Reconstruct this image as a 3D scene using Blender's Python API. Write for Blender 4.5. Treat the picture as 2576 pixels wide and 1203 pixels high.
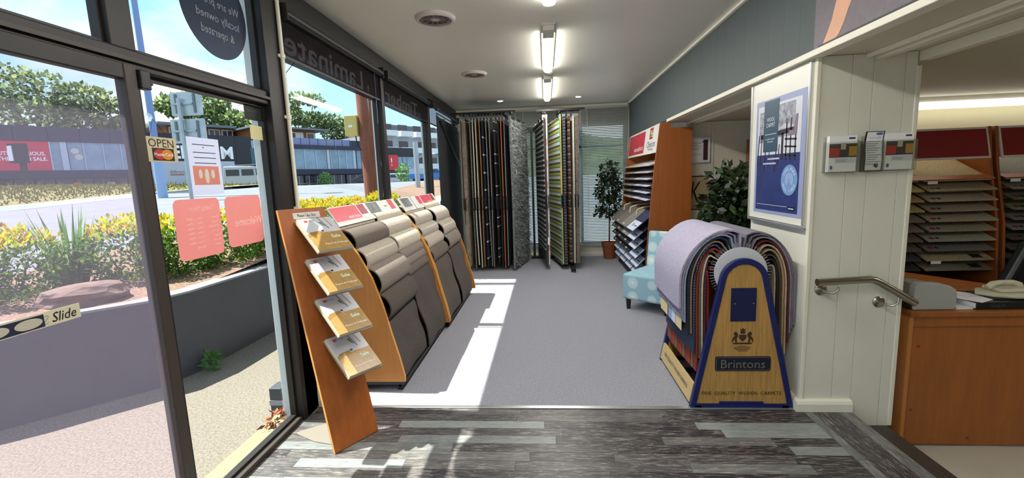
import bpy, bmesh, math, random
import numpy as np
from mathutils import Vector, Matrix
S = bpy.context.scene
COL = S.collection
for o in list(bpy.data.objects):
    bpy.data.objects.remove(o)
random.seed(7)
RNG = np.random.default_rng(11)

# ------------------------------------------------------------------ camera
cd = bpy.data.cameras.new('camera')
cd.sensor_width = 36.0
cd.lens = 1115.5 / 2576 * 36.0
cd.clip_start, cd.clip_end = 0.05, 500
cam = bpy.data.objects.new('camera', cd)
COL.objects.link(cam)
_r = Vector((0.996518, 0.074793, -0.036841))
_u = Vector((0.026120, 0.139556, 0.989870))
_f = Vector((-0.079176, 0.987386, -0.137116))
cam.matrix_world = Matrix(((_r.x, _u.x, -_f.x, 0), (_r.y, _u.y, -_f.y, 0), (_r.z, _u.z, -_f.z, 1.5), (0, 0, 0, 1)))
S.camera = cam

# ------------------------------------------------------------------ view, sky, sun
S.view_settings.view_transform = 'Standard'
S.view_settings.look = 'None'
S.view_settings.gamma = 1.0
S.view_settings.use_curve_mapping = False
S.view_settings.exposure = EXPO = 0.0
SKY, SUN, TUBE = 1.45, 14.0, 17.0

wd = bpy.data.worlds.new('sky')
S.world = wd
wd.use_nodes = True
nt = wd.node_tree
N, L = nt.nodes, nt.links
bg = N['Background']
tc = N.new('ShaderNodeTexCoord')
sep = N.new('ShaderNodeSeparateXYZ')
L.new(tc.outputs['Generated'], sep.inputs[0])
cr = N.new('ShaderNodeValToRGB')
cr.color_ramp.elements[0].position = 0.0
cr.color_ramp.elements[0].color = (0.60, 0.80, 0.95, 1)
cr.color_ramp.elements[1].position = 0.8
cr.color_ramp.elements[1].color = (0.19, 0.48, 0.90, 1)
e = cr.color_ramp.elements.new(0.22)
e.color = (0.40, 0.72, 0.97, 1)
L.new(sep.outputs['Z'], cr.inputs[0])
mp = N.new('ShaderNodeMapping')
mp.inputs['Scale'].default_value = (1.0, 1.0, 2.0)
mp.inputs['Location'].default_value = (0.35, 0.1, 0.0)
L.new(tc.outputs['Generated'], mp.inputs[0])
nz = N.new('ShaderNodeTexNoise')
nz.inputs['Scale'].default_value = 2.6
nz.inputs['Detail'].default_value = 7
nz.inputs['Roughness'].default_value = 0.55
L.new(mp.outputs[0], nz.inputs['Vector'])
cl = N.new('ShaderNodeValToRGB')
cl.color_ramp.elements[0].position = 0.43
cl.color_ramp.elements[0].color = (0, 0, 0, 1)
cl.color_ramp.elements[1].position = 0.62
cl.color_ramp.elements[1].color = (1, 1, 1, 1)
L.new(nz.outputs['Fac'], cl.inputs[0])
mx = N.new('ShaderNodeMix')
mx.data_type = 'RGBA'
L.new(cl.outputs[0], mx.inputs['Factor'])
L.new(cr.outputs[0], mx.inputs[6])
mx.inputs[7].default_value = (0.93, 0.96, 1.0, 1)
L.new(mx.outputs[2], bg.inputs['Color'])
bg.inputs['Strength'].default_value = SKY

sd = bpy.data.lights.new('sun', 'SUN')
sd.energy = SUN
sd.angle = math.radians(0.55)
sd.color = (1.0, 0.96, 0.88)
sun = bpy.data.objects.new('sun', sd)
COL.objects.link(sun)
sun.location = (-12, 3, 20)
sun.rotation_euler = Vector((0.515, -0.03, -1.0)).to_track_quat('-Z', 'Y').to_euler()


# ------------------------------------------------------------------ helpers: objects
WLOC = {}


def tag(o, label=None, cat=None, group=None, kind=None):
    if label: o['label'] = label
    if cat: o['category'] = cat
    if group: o['group'] = group
    if kind: o['kind'] = kind
    return o


def thing(name, label, cat, loc=(0, 0, 0), group=None):
    o = bpy.data.objects.new(name, None)
    o.empty_display_size = 0.1
    COL.objects.link(o)
    o.location = loc
    WLOC[o.name] = Vector(loc)
    return tag(o, label, cat, group)


def link_mesh(name, me, parent=None, origin=None):
    """vertices of me are world coordinates; shifts them to the parent's / own origin"""
    o = bpy.data.objects.new(name, me)
    COL.objects.link(o)
    if parent is not None:
        w = WLOC[parent.name]
        me.transform(Matrix.Translation(-w))
        o.parent = parent
        WLOC[o.name] = w
    else:
        n = len(me.vertices)
        if origin is None and n:
            a = np.empty(n * 3, dtype=np.float32)
            me.vertices.foreach_get('co', a)
            a = a.reshape(-1, 3)
            lo, hi = a.min(0), a.max(0)
            origin = ((lo[0] + hi[0]) / 2, (lo[1] + hi[1]) / 2, lo[2])
        w = Vector([float(v) for v in origin])
        me.transform(Matrix.Translation(-w))
        o.location = w
        WLOC[o.name] = w
    return o


class MB:
    def __init__(self):
        self.v, self.f, self.m = [], [], []

    def _add(self, vs, fs, mi=0):
        b = len(self.v)
        self.v += [tuple(p) for p in vs]
        self.f += [tuple(b + i for i in q) for q in fs]
        self.m += [mi] * len(fs)
        return self

    def box(self, x0, x1, y0, y1, z0, z1, mi=0):
        vs = [(x, y, z) for z in (z0, z1) for y in (y0, y1) for x in (x0, x1)]
        return self._add(vs, [(0, 2, 3, 1), (4, 5, 7, 6), (0, 1, 5, 4), (2, 6, 7, 3), (0, 4, 6, 2), (1, 3, 7, 5)], mi)

    def obox(self, c, X, Y, Z, mi=0):
        """oriented box: centre and three half-extent vectors"""
        c, X, Y, Z = Vector(c), Vector(X), Vector(Y), Vector(Z)
        vs = [c + sx * X + sy * Y + sz * Z for sz in (-1, 1) for sy in (-1, 1) for sx in (-1, 1)]
        return self._add(vs, [(0, 2, 3, 1), (4, 5, 7, 6), (0, 1, 5, 4), (2, 6, 7, 3), (0, 4, 6, 2), (1, 3, 7, 5)], mi)

    def prism(self, poly, O, A, B, d, mi=0):
        """polygon of (a, b) pairs in the plane O + aA + bB, extruded by vector d"""
        O, A, B, d = Vector(O), Vector(A), Vector(B), Vector(d)
        n = len(poly)
        vs = [O + A * a + B * b for a, b in poly]
        vs += [p + d for p in vs]
        fs = [tuple(range(n - 1, -1, -1)), tuple(range(n, 2 * n))]
        fs += [(i, (i + 1) % n, n + (i + 1) % n, n + i) for i in range(n)]
        return self._add(vs, fs, mi)

    def tube(self, pts, r, n=10, caps=True, mi=0):
        pts = [Vector(p) for p in pts]
        rs = r if isinstance(r, (list, tuple)) else [r] * len(pts)
        rings = []
        up = None
        for i, p in enumerate(pts):
            t = (pts[min(i + 1, len(pts) - 1)] - pts[max(i - 1, 0)]).normalized()
            if up is None:
                up = Vector((0, 0, 1)) if abs(t.z) < 0.9 else Vector((1, 0, 0))
            a = (up - t * up.dot(t)).normalized()
            b = t.cross(a)
            up = a
            rings.append([p + (a * math.cos(k * math.tau / n) + b * math.sin(k * math.tau / n)) * rs[i] for k in range(n)])
        vs = [q for g in rings for q in g]
        fs = []
        for i in range(len(pts) - 1):
            for k in range(n):
                k2 = (k + 1) % n
                fs.append((i * n + k, i * n + k2, (i + 1) * n + k2, (i + 1) * n + k))
        if caps:
            fs.append(tuple(range(n - 1, -1, -1)))
            fs.append(tuple((len(pts) - 1) * n + k for k in range(n)))
        return self._add(vs, fs, mi)

    def lathe(self, prof, c, axis=(0, 0, 1), n=24, mi=0):
        """prof of (radius, height) pairs around axis through c"""
        c, ax = Vector(c), Vector(axis).normalized()
        a = Vector((1, 0, 0)) if abs(ax.x) < 0.9 else Vector((0, 1, 0))
        a = (a - ax * a.dot(ax)).normalized()
        b = ax.cross(a)
        vs = [c + ax * h + (a * math.cos(k * math.tau / n) + b * math.sin(k * math.tau / n)) * r for r, h in prof for k in range(n)]
        fs = []
        for i in range(len(prof) - 1):
            for k in range(n):
                k2 = (k + 1) % n
                fs.append((i * n + k, i * n + k2, (i + 1) * n + k2, (i + 1) * n + k))
        if prof[0][0] > 1e-6: fs.append(tuple(range(n - 1, -1, -1)))
        if prof[-1][0] > 1e-6: fs.append(tuple((len(prof) - 1) * n + k for k in range(n)))
        return self._add(vs, fs, mi)

    def sheet(self, path, t, A, w, O=(0, 0, 0), U=(1, 0, 0), V=(0, 0, 1), mi=0, nw=1, wob=None):
        """a sheet of thickness t: the 2-D path (u, v) swept from O along A * w; the path's left side is the outer face"""
        O, A, U, V = Vector(O), Vector(A), Vector(U), Vector(V)
        n = len(path)
        P2 = [Vector(p) for p in path]
        nor = []
        for i in range(n):
            d = (P2[min(i + 1, n - 1)] - P2[max(i - 1, 0)]).normalized()
            nor.append(Vector((-d.y, d.x)))
        lo = [P2[i] for i in range(n)] + [P2[i] + nor[i] * t for i in range(n - 1, -1, -1)]
        m = len(lo)
        vs = []
        for j in range(nw + 1):
            for i, p in enumerate(lo):
                q = O + U * p.x + V * p.y + A * (w * j / nw)
                if wob: q = q + Vector(wob(p.x, p.y, j / nw))
                vs.append(q)
        fs = []
        for j in range(nw):
            for i in range(m):
                i2 = (i + 1) % m
                fs.append((j * m + i, j * m + i2, (j + 1) * m + i2, (j + 1) * m + i))
        for i in range(n - 1):
            q = (i, i + 1, m - 2 - i, m - 1 - i)
            fs.append(q[::-1])
            fs.append(tuple(nw * m + k for k in q))
        return self._add(vs, fs, mi)

    def mesh(self, name, mats, smooth=False):
        me = bpy.data.meshes.new(name)
        me.from_pydata([tuple(p) for p in self.v], [], self.f)
        for m in (mats if isinstance(mats, (list, tuple)) else [mats]):
            me.materials.append(m)
        if any(self.m):
            me.polygons.foreach_set('material_index', self.m)
        bm = bmesh.new()
        bm.from_mesh(me)
        bmesh.ops.recalc_face_normals(bm, faces=bm.faces)
        bm.to_mesh(me)
        bm.free()
        if smooth:
            me.polygons.foreach_set('use_smooth', [True] * len(me.polygons))
            try:
                me.set_sharp_from_angle(angle=math.radians(40))
            except Exception:
                pass
        me.update()
        return me

    def build(self, name, mats, parent=None, smooth=False, bevel=0, seg=2, origin=None):
        o = link_mesh(name, self.mesh(name, mats, smooth), parent, origin)
        if bevel:
            b = o.modifiers.new('bevel', 'BEVEL')
            b.width, b.segments, b.limit_method = bevel, seg, 'ANGLE'
        return o


def copy_tree(o, loc, parent=None):
    c = o.copy()
    COL.objects.link(c)
    if parent is None:
        c.location = loc
        WLOC[c.name] = Vector(loc)
    else:
        c.parent = parent
        WLOC[c.name] = WLOC[parent.name]
    for ch in list(o.children):
        copy_tree(ch, None, c)
    return c


def box(name, m, parent, *d, bevel=0, **k):
    return MB().box(*d).build(name, m, parent, bevel=bevel, **k)


def flat(name, m, parent, O, A, B, poly, t=0.001, **k):
    """thin print: polygon in the plane O + aA + bB with thickness t towards A x B"""
    A, B = Vector(A).normalized(), Vector(B).normalized()
    return MB().prism(poly, O, A, B, A.cross(B) * t).build(name, m, parent, **k)


def rect(a0, a1, b0, b1): return [(a0, b0), (a1, b0), (a1, b1), (a0, b1)]


def rrect(a0, a1, b0, b1, r, n=5):
    out = []
    for cx, cy, s in ((a1 - r, b1 - r, 0), (a0 + r, b1 - r, 1), (a0 + r, b0 + r, 2), (a1 - r, b0 + r, 3)):
        for k in range(n + 1):
            t = math.pi / 2 * (s + k / n)
            out.append((cx + r * math.cos(t), cy + r * math.sin(t)))
    return out


def ellipse(ca, cb, ra, rb, n=32): return [(ca + ra * math.cos(k * math.tau / n), cb + rb * math.sin(k * math.tau / n)) for k in range(n)]


def text(name, s, m, parent, C, A, B, h=None, w=None, t=0.001, bold=0.0, italic=0.0, lines=1.0, align='CENTER'):
    """lettering in the plane of A (right) and B (up); the box of the letters is centred on C (LEFT: C is the middle of its left edge)"""
    cu = bpy.data.curves.new('lettering', 'FONT')
    cu.body = s
    cu.align_x = align
    cu.resolution_u = 2
    cu.offset = bold
    cu.shear = italic
    cu.space_line = lines
    tmp = bpy.data.objects.new('lettering_tmp', cu)
    COL.objects.link(tmp)
    dg = bpy.context.evaluated_depsgraph_get()
    me = bpy.data.meshes.new_from_object(tmp.evaluated_get(dg))
    bpy.data.objects.remove(tmp)
    n = len(me.vertices)
    a = np.empty(n * 3, dtype=np.float32)
    me.vertices.foreach_get('co', a)
    a = a.reshape(-1, 3)
    lo, hi = a.min(0), a.max(0)
    sx = sy = 1.0
    if h: sy = h / (hi[1] - lo[1]); sx = sy
    if w:
        sx = w / (hi[0] - lo[0])
        if not h: sy = sx
    A, B = Vector(A).normalized(), Vector(B).normalized()
    nrm = A.cross(B)
    c0 = (lo + hi) / 2
    if align == 'LEFT': c0[0] = lo[0]
    C = np.array(C)
    p = (a[:, :1] - c0[0]) * sx * np.array(A)[None] + (a[:, 1:2] - c0[1]) * sy * np.array(B)[None] + C[None] + np.array(nrm)[None] * t
    me.vertices.foreach_set('co', p.astype(np.float32).ravel())
    me.materials.clear()
    me.materials.append(m)
    me.update()
    me.name = name
    return link_mesh(name, me, parent)


def quads(name, P, mats, mi=None, parent=None, origin=None):
    """P: (n, 4, 3) array of quads in world coordinates"""
    n = len(P)
    me = bpy.data.meshes.new(name)
    me.vertices.add(n * 4)
    me.vertices.foreach_set('co', P.astype(np.float32).ravel())
    me.loops.add(n * 4)
    me.loops.foreach_set('vertex_index', np.arange(n * 4, dtype=np.int32))
    me.polygons.add(n)
    me.polygons.foreach_set('loop_start', np.arange(0, n * 4, 4, dtype=np.int32))
    me.polygons.foreach_set('loop_total', np.full(n, 4, dtype=np.int32))
    for m in (mats if isinstance(mats, (list, tuple)) else [mats]):
        me.materials.append(m)
    if mi is not None:
        me.polygons.foreach_set('material_index', mi.astype(np.int32))
    me.update(calc_edges=True)
    me.validate()
    return link_mesh(name, me, parent, origin)


def leaves(blobs, n, size, aspect=0.45, shell=0.55, droop=0.3, rng=RNG):
    """diamond leaves scattered through ellipsoids; returns quads and the height of each leaf within its blob (0..1)"""
    vol = np.array([b[1][0] * b[1][1] * b[1][2] for b in blobs]) ** 0.7
    pick = rng.choice(len(blobs), n, p=vol / vol.sum())
    c = np.array([b[0] for b in blobs])[pick]
    r = np.array([b[1] for b in blobs])[pick]
    d = rng.normal(size=(n, 3))
    d /= np.linalg.norm(d, axis=1, keepdims=True)
    rad = shell + (1 - shell) * rng.random((n, 1)) ** 0.6
    pos = c + d * rad * r
    ax = d + rng.normal(size=(n, 3)) * 0.9
    ax[:, 2] -= droop
    ax /= np.linalg.norm(ax, axis=1, keepdims=True)
    side = np.cross(ax, rng.normal(size=(n, 3)) + np.array([0, 0, 1.2]))
    side /= np.linalg.norm(side, axis=1, keepdims=True) + 1e-9
    s = size * (0.6 + 0.8 * rng.random((n, 1)))
    P = np.stack([pos, pos + ax * s * 0.45 + side * s * aspect * 0.5, pos + ax * s, pos + ax * s * 0.45 - side * s * aspect * 0.5], 1)
    return P, (d[:, 2] * rad[:, 0] + 1) / 2


# ------------------------------------------------------------------ helpers: materials
MATS = {}


def lin(c):
    if isinstance(c, str):
        c = [int(c[i:i + 2], 16) / 255 for i in (0, 2, 4)]
        c = [v / 12.92 if v <= 0.04045 else ((v + 0.055) / 1.055) ** 2.4 for v in c]
    return tuple(c)


def mat(name, col, rough=0.6, metal=0.0, var=0.0, vscale=8.0, stretch=(1, 1, 1), bump=0.0, bscale=60.0, rand=0.0, emit=0.0, spec=0.5, coat=0.0, alpha=None, sheen=0.0):
    if name in MATS: return MATS[name]
    m = bpy.data.materials.new(name)
    m.use_nodes = True
    n, l = m.node_tree.nodes, m.node_tree.links
    p = n['Principled BSDF']
    col = lin(col)
    p.inputs['Base Color'].default_value = (*col, 1)
    p.inputs['Roughness'].default_value = rough
    p.inputs['Metallic'].default_value = metal
    p.inputs['Specular IOR Level'].default_value = spec
    if coat: p.inputs['Coat Weight'].default_value = coat
    if sheen:
        p.inputs['Sheen Weight'].default_value = sheen
    if emit:
        p.inputs['Emission Color'].default_value = (*col, 1)
        p.inputs['Emission Strength'].default_value = emit
    if alpha is not None: p.inputs['Alpha'].default_value = alpha
    src = None
    if var or bump:
        t = n.new('ShaderNodeTexCoord')
        mpn = n.new('ShaderNodeMapping')
        mpn.inputs['Scale'].default_value = stretch
        l.new(t.outputs['Object'], mpn.inputs[0])
        if rand:
            oi0 = n.new('ShaderNodeObjectInfo')
            sc = n.new('ShaderNodeVectorMath')
            sc.operation = 'SCALE'
            sc.inputs[0].default_value = (13.7, 7.1, 3.3)
            l.new(oi0.outputs['Random'], sc.inputs['Scale'])
            l.new(sc.outputs[0], mpn.inputs['Location'])
    if var:
        z = n.new('ShaderNodeTexNoise')
        z.inputs['Scale'].default_value = vscale
        z.inputs['Detail'].default_value = 6
        z.inputs['Roughness'].default_value = 0.65
        l.new(mpn.outputs[0], z.inputs['Vector'])
        r = n.new('ShaderNodeValToRGB')
        r.color_ramp.elements[0].position = 0.3
        r.color_ramp.elements[1].position = 0.7
        r.color_ramp.elements[0].color = (*[max(0, v * (1 - var)) for v in col], 1)
        r.color_ramp.elements[1].color = (*[min(1, v * (1 + var)) for v in col], 1)
        l.new(z.outputs['Fac'], r.inputs[0])
        src = r.outputs[0]
    if rand:
        oi = n.new('ShaderNodeObjectInfo')
        mr = n.new('ShaderNodeMapRange')
        mr.inputs['To Min'].default_value = 1 - rand
        mr.inputs['To Max'].default_value = 1 + rand
        l.new(oi.outputs['Random'], mr.inputs['Value'])
        hv = n.new('ShaderNodeVectorMath')
        hv.operation = 'SCALE'
        if src: l.new(src, hv.inputs[0])
        else: hv.inputs[0].default_value = col
        l.new(mr.outputs[0], hv.inputs['Scale'])
        src = hv.outputs[0]
    if src: l.new(src, p.inputs['Base Color'])
    if bump:
        bz = n.new('ShaderNodeTexNoise')
        bz.inputs['Scale'].default_value = bscale
        bz.inputs['Detail'].default_value = 4
        l.new(mpn.outputs[0], bz.inputs['Vector'])
        bn = n.new('ShaderNodeBump')
        bn.inputs['Strength'].default_value = bump
        bn.inputs['Distance'].default_value = 0.01
        l.new(bz.outputs['Fac'], bn.inputs['Height'])
        l.new(bn.outputs[0], p.inputs['Normal'])
    MATS[name] = m
    return m


def stripes(name, cols, axis='Z', period=0.3, rough=0.95, offset=0.0, bump=0.0):
    """bands of equal or given share along one object axis: cols = [(share, colour), ...]"""
    if name in MATS: return MATS[name]
    m = bpy.data.materials.new(name)
    m.use_nodes = True
    n, l = m.node_tree.nodes, m.node_tree.links
    p = n['Principled BSDF']
    p.inputs['Roughness'].default_value = rough
    t = n.new('ShaderNodeTexCoord')
    s = n.new('ShaderNodeSeparateXYZ')
    l.new(t.outputs['Object'], s.inputs[0])
    a = n.new('ShaderNodeMath')
    a.operation = 'MULTIPLY_ADD'
    a.inputs[1].default_value = 1 / period
    a.inputs[2].default_value = offset + 50
    l.new(s.outputs[axis], a.inputs[0])
    fr = n.new('ShaderNodeMath')
    fr.operation = 'FRACT'
    l.new(a.outputs[0], fr.inputs[0])
    r = n.new('ShaderNodeValToRGB')
    r.color_ramp.interpolation = 'CONSTANT'
    tot = sum(c[0] for c in cols)
    acc = 0
    for i, (sh, c) in enumerate(cols):
        el = r.color_ramp.elements[i] if i < 2 else r.color_ramp.elements.new(min(0.999, acc / tot))
        el.position = acc / tot
        el.color = (*lin(c), 1)
        acc += sh
    l.new(fr.outputs[0], r.inputs[0])
    l.new(r.outputs[0], p.inputs['Base Color'])
    MATS[name] = m
    return m


def glass(name, tint=(1, 1, 1), gloss=0.0015, haze=0.0, hazecol=(0.8, 0.75, 0.85)):
    """window pane: see-through with a fresnel-like sheen and, where the pane is dusty, a little scattered light"""
    if name in MATS: return MATS[name]
    m = bpy.data.materials.new(name)
    m.use_nodes = True
    n, l = m.node_tree.nodes, m.node_tree.links
    n.remove(n['Principled BSDF'])
    out = n['Material Output']
    tr = n.new('ShaderNodeBsdfTransparent')
    tr.inputs[0].default_value = (*tint, 1)
    gl = n.new('ShaderNodeBsdfGlossy')
    gl.inputs['Roughness'].default_value = 0.02
    fr = n.new('ShaderNodeLayerWeight')
    fr.inputs['Blend'].default_value = 0.12
    mul = n.new('ShaderNodeMath')
    mul.operation = 'MULTIPLY_ADD'
    mul.inputs[1].default_value = 0.03
    mul.inputs[2].default_value = gloss
    l.new(fr.outputs['Fresnel'], mul.inputs[0])
    mix = n.new('ShaderNodeMixShader')
    l.new(mul.outputs[0], mix.inputs[0])
    l.new(tr.outputs[0], mix.inputs[1])
    l.new(gl.outputs[0], mix.inputs[2])
    last = mix.outputs[0]
    if haze:
        df = n.new('ShaderNodeBsdfTranslucent')
        df.inputs[0].default_value = (*hazecol, 1)
        hz = n.new('ShaderNodeMixShader')
        hz.inputs[0].default_value = haze
        l.new(last, hz.inputs[1])
        l.new(df.outputs[0], hz.inputs[2])
        last = hz.outputs[0]
    l.new(last, out.inputs['Surface'])
    MATS[name] = m
    return m


def film(name, col, trans=0.35, rough=0.5):
    """coloured vinyl film on glass: part see-through, glows when lit from behind"""
    if name in MATS: return MATS[name]
    m = bpy.data.materials.new(name)
    m.use_nodes = True
    n, l = m.node_tree.nodes, m.node_tree.links
    p = n['Principled BSDF']
    c = lin(col)
    p.inputs['Base Color'].default_value = (*c, 1)
    p.inputs['Roughness'].default_value = rough
    out = n['Material Output']
    tl = n.new('ShaderNodeBsdfTranslucent')
    tl.inputs[0].default_value = (*c, 1)
    m1 = n.new('ShaderNodeMixShader')
    m1.inputs[0].default_value = 0.5
    l.new(p.outputs[0], m1.inputs[1])
    l.new(tl.outputs[0], m1.inputs[2])
    tr = n.new('ShaderNodeBsdfTransparent')
    m2 = n.new('ShaderNodeMixShader')
    m2.inputs[0].default_value = trans
    l.new(m1.outputs[0], m2.inputs[1])
    l.new(tr.outputs[0], m2.inputs[2])
    l.new(m2.outputs[0], out.inputs['Surface'])
    MATS[name] = m
    return m


X3, Y3, Z3 = (1, 0, 0), (0, 1, 0), (0, 0, 1)
NX, NY, NZ = (-1, 0, 0), (0, -1, 0), (0, 0, -1)

M_orange = mat('beech_laminate', 'AD6C30', 0.42, var=0.16, vscale=5, stretch=(9, 9, 0.5))
M_orange_lt = mat('beech_laminate_light', 'B67938', 0.42, var=0.12, vscale=5, stretch=(9, 9, 0.5))
M_edge = mat('beech_edge_band', 'D89A4E', 0.45)
M_black = mat('black_plastic', '131416', 0.45)
M_blackm = mat('black_metal', '17181A', 0.4, metal=0.3)
M_white = mat('white_paint', 'DEDDD3', 0.55)
M_cream = mat('cream_paint', 'D8D5C4', 0.6, var=0.04, vscale=3)
M_trim = mat('cream_trim', 'E3E0CF', 0.5)
M_frame = mat('dark_bronze_aluminium', '1E1A19', 0.48, metal=0.1, var=0.12, vscale=12)
M_frame2 = mat('brown_aluminium', '3B342F', 0.5, metal=0.1)
M_extw = mat('outer_white_frame', 'C9D2D6', 0.5)
M_steel = mat('brushed_steel', 'A9A49A', 0.28, metal=1.0, var=0.12, vscale=20, stretch=(1, 1, 12))
M_alu = mat('aluminium', 'C7C9C8', 0.3, metal=0.85)
M_print_w = mat('white_print', 'E9EAEA', 0.45)
M_print_k = mat('black_print', '16181C', 0.6)
M_red = mat('red_print', 'B8202F', 0.45)
M_paper = mat('white_paper', 'EDEDEE', 0.7)

# ================================================================== STRUCTURE
def struct(o, label):
    return tag(o, label, kind='structure')


def struct_root(name, label, loc):
    o = bpy.data.objects.new(name, None)
    o.empty_display_size = 0.1
    COL.objects.link(o)
    o.location = loc
    WLOC[o.name] = Vector(loc)
    return struct(o, label)


# ---- floor materials
def plank_mat(name, along):
    m = bpy.data.materials.new(name)
    m.use_nodes = True
    n, l = m.node_tree.nodes, m.node_tree.links
    p = n['Principled BSDF']
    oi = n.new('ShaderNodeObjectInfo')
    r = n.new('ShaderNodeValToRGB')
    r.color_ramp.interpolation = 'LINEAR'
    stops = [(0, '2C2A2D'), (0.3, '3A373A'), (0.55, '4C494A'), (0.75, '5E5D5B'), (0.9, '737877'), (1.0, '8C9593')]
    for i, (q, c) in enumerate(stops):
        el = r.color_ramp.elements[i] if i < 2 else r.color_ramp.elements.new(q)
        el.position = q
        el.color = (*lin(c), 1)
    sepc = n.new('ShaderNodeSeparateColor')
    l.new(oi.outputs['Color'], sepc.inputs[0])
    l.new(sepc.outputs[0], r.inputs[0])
    t = n.new('ShaderNodeTexCoord')
    mpn = n.new('ShaderNodeMapping')
    mpn.inputs['Scale'].default_value = (2.6, 20, 4) if along == 'x' else (20, 2.6, 4)
    sc = n.new('ShaderNodeVectorMath')
    sc.operation = 'SCALE'
    sc.inputs[0].default_value = (31.0, 17.0, 5.0)
    l.new(oi.outputs['Random'], sc.inputs['Scale'])
    l.new(sc.outputs[0], mpn.inputs['Location'])
    l.new(t.outputs['Object'], mpn.inputs[0])
    z = n.new('ShaderNodeTexNoise')
    z.inputs['Scale'].default_value = 4.5
    z.inputs['Detail'].default_value = 8
    z.inputs['Roughness'].default_value = 0.75
    z.inputs['Distortion'].default_value = 0.8
    l.new(mpn.outputs[0], z.inputs['Vector'])
    fr = n.new('ShaderNodeValToRGB')
    fr.color_ramp.elements[0].position = 0.50
    fr.color_ramp.elements[0].color = (0, 0, 0, 1)
    fr.color_ramp.elements[1].position = 0.66
    fr.color_ramp.elements[1].color = (0.75, 0.75, 0.75, 1)
    l.new(z.outputs['Fac'], fr.inputs[0])
    mx1 = n.new('ShaderNodeMix')
    mx1.data_type = 'RGBA'
    l.new(fr.outputs[0], mx1.inputs['Factor'])
    l.new(r.outputs[0], mx1.inputs[6])
    mx1.inputs[7].default_value = (*lin('A39C92'), 1)
    dk = n.new('ShaderNodeValToRGB')
    dk.color_ramp.elements[0].position = 0.30
    dk.color_ramp.elements[0].color = (0.45, 0.45, 0.46, 1)
    dk.color_ramp.elements[1].position = 0.48
    dk.color_ramp.elements[1].color = (1, 1, 1, 1)
    l.new(z.outputs['Fac'], dk.inputs[0])
    ml = n.new('ShaderNodeMix')
    ml.data_type = 'RGBA'
    ml.blend_type = 'MULTIPLY'
    ml.inputs['Factor'].default_value = 1
    l.new(mx1.outputs[2], ml.inputs[6])
    l.new(dk.outputs[0], ml.inputs[7])
    l.new(ml.outputs[2], p.inputs['Base Color'])
    p.inputs['Roughness'].default_value = 0.36
    p.inputs['Specular IOR Level'].default_value = 0.4
    bn = n.new('ShaderNodeBump')
    bn.inputs['Strength'].default_value = 0.15
    bn.inputs['Distance'].default_value = 0.003
    l.new(z.outputs['Fac'], bn.inputs['Height'])
    l.new(bn.outputs[0], p.inputs['Normal'])
    return m


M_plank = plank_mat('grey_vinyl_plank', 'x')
M_plank2 = plank_mat('grey_vinyl_plank_border', 'y')
M_carpet = mat('grey_loop_carpet', '90919A', 0.95, var=0.28, vscale=75, bump=0.7, bscale=200, sheen=0.2)
M_under = mat('floor_joint', '1C1A1A', 0.8)

fl = struct(MB().box(-1.645, 1.83, -3.0, 2.72, -0.10, -0.004).build('floor', M_under), 'grey weathered vinyl plank floor of the shop entry')
ROWH = 0.0776
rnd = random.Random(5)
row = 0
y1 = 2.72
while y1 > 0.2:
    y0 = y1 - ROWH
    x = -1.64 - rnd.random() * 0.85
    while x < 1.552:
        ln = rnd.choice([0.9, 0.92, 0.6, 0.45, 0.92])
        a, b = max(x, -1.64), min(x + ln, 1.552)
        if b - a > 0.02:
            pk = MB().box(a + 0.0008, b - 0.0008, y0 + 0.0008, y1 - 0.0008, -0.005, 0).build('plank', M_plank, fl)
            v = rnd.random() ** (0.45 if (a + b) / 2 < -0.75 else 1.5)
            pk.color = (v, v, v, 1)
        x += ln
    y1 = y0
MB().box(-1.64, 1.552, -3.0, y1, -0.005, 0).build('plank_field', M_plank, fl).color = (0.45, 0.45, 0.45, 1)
for (a, b), off, LN, v in (((1.552, 1.604), 0.5, 0.92, 0.82), ((1.604, 1.755), 0.3, 0.92, 0.35), ((1.755, 1.83), 0.75, 0.92, 0.8)):
    y = 2.72
    ln = off
    while y > 0.2:
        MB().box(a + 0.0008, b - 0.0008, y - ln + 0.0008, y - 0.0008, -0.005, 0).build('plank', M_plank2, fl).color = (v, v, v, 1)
        y -= ln
        ln = LN
# carpet of the showroom and of the alcove
struct(MB().box(-1.645, 1.51, 2.72, 8.25, -0.05, 0.004).box(1.51, 2.95, 3.47, 5.9, -0.05, 0.004).box(1.51, 1.80, 5.9, 8.25, -0.05, 0.004).build('floor.001', M_carpet), 'pale grey loop carpet covering the showroom floor')
M_tread = mat('dark_step_vinyl', '3A342F', 0.5, var=0.3, vscale=6, stretch=(14, 2, 2))
struct(MB().box(1.83, 2.055, -3.0, 2.715, -0.30, -0.10).build('floor.002', M_tread), 'dark step tread running below the plank floor edge')
M_low = mat('pale_lower_floor', 'B9B3A4', 0.5, var=0.06, vscale=3)
struct(MB().box(2.055, 6.5, -3.0, 3.47, -0.36, -0.30).box(2.95, 6.5, 3.47, 4.75, -0.36, -0.30).build('floor.003', M_low), 'pale floor of the lower office level')
struct(box('trim_1', M_alu, None, -1.60, 1.50, 2.712, 2.745, 0.0, 0.008, bevel=0.003), 'metal edging strip between carpet and plank floor')

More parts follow.
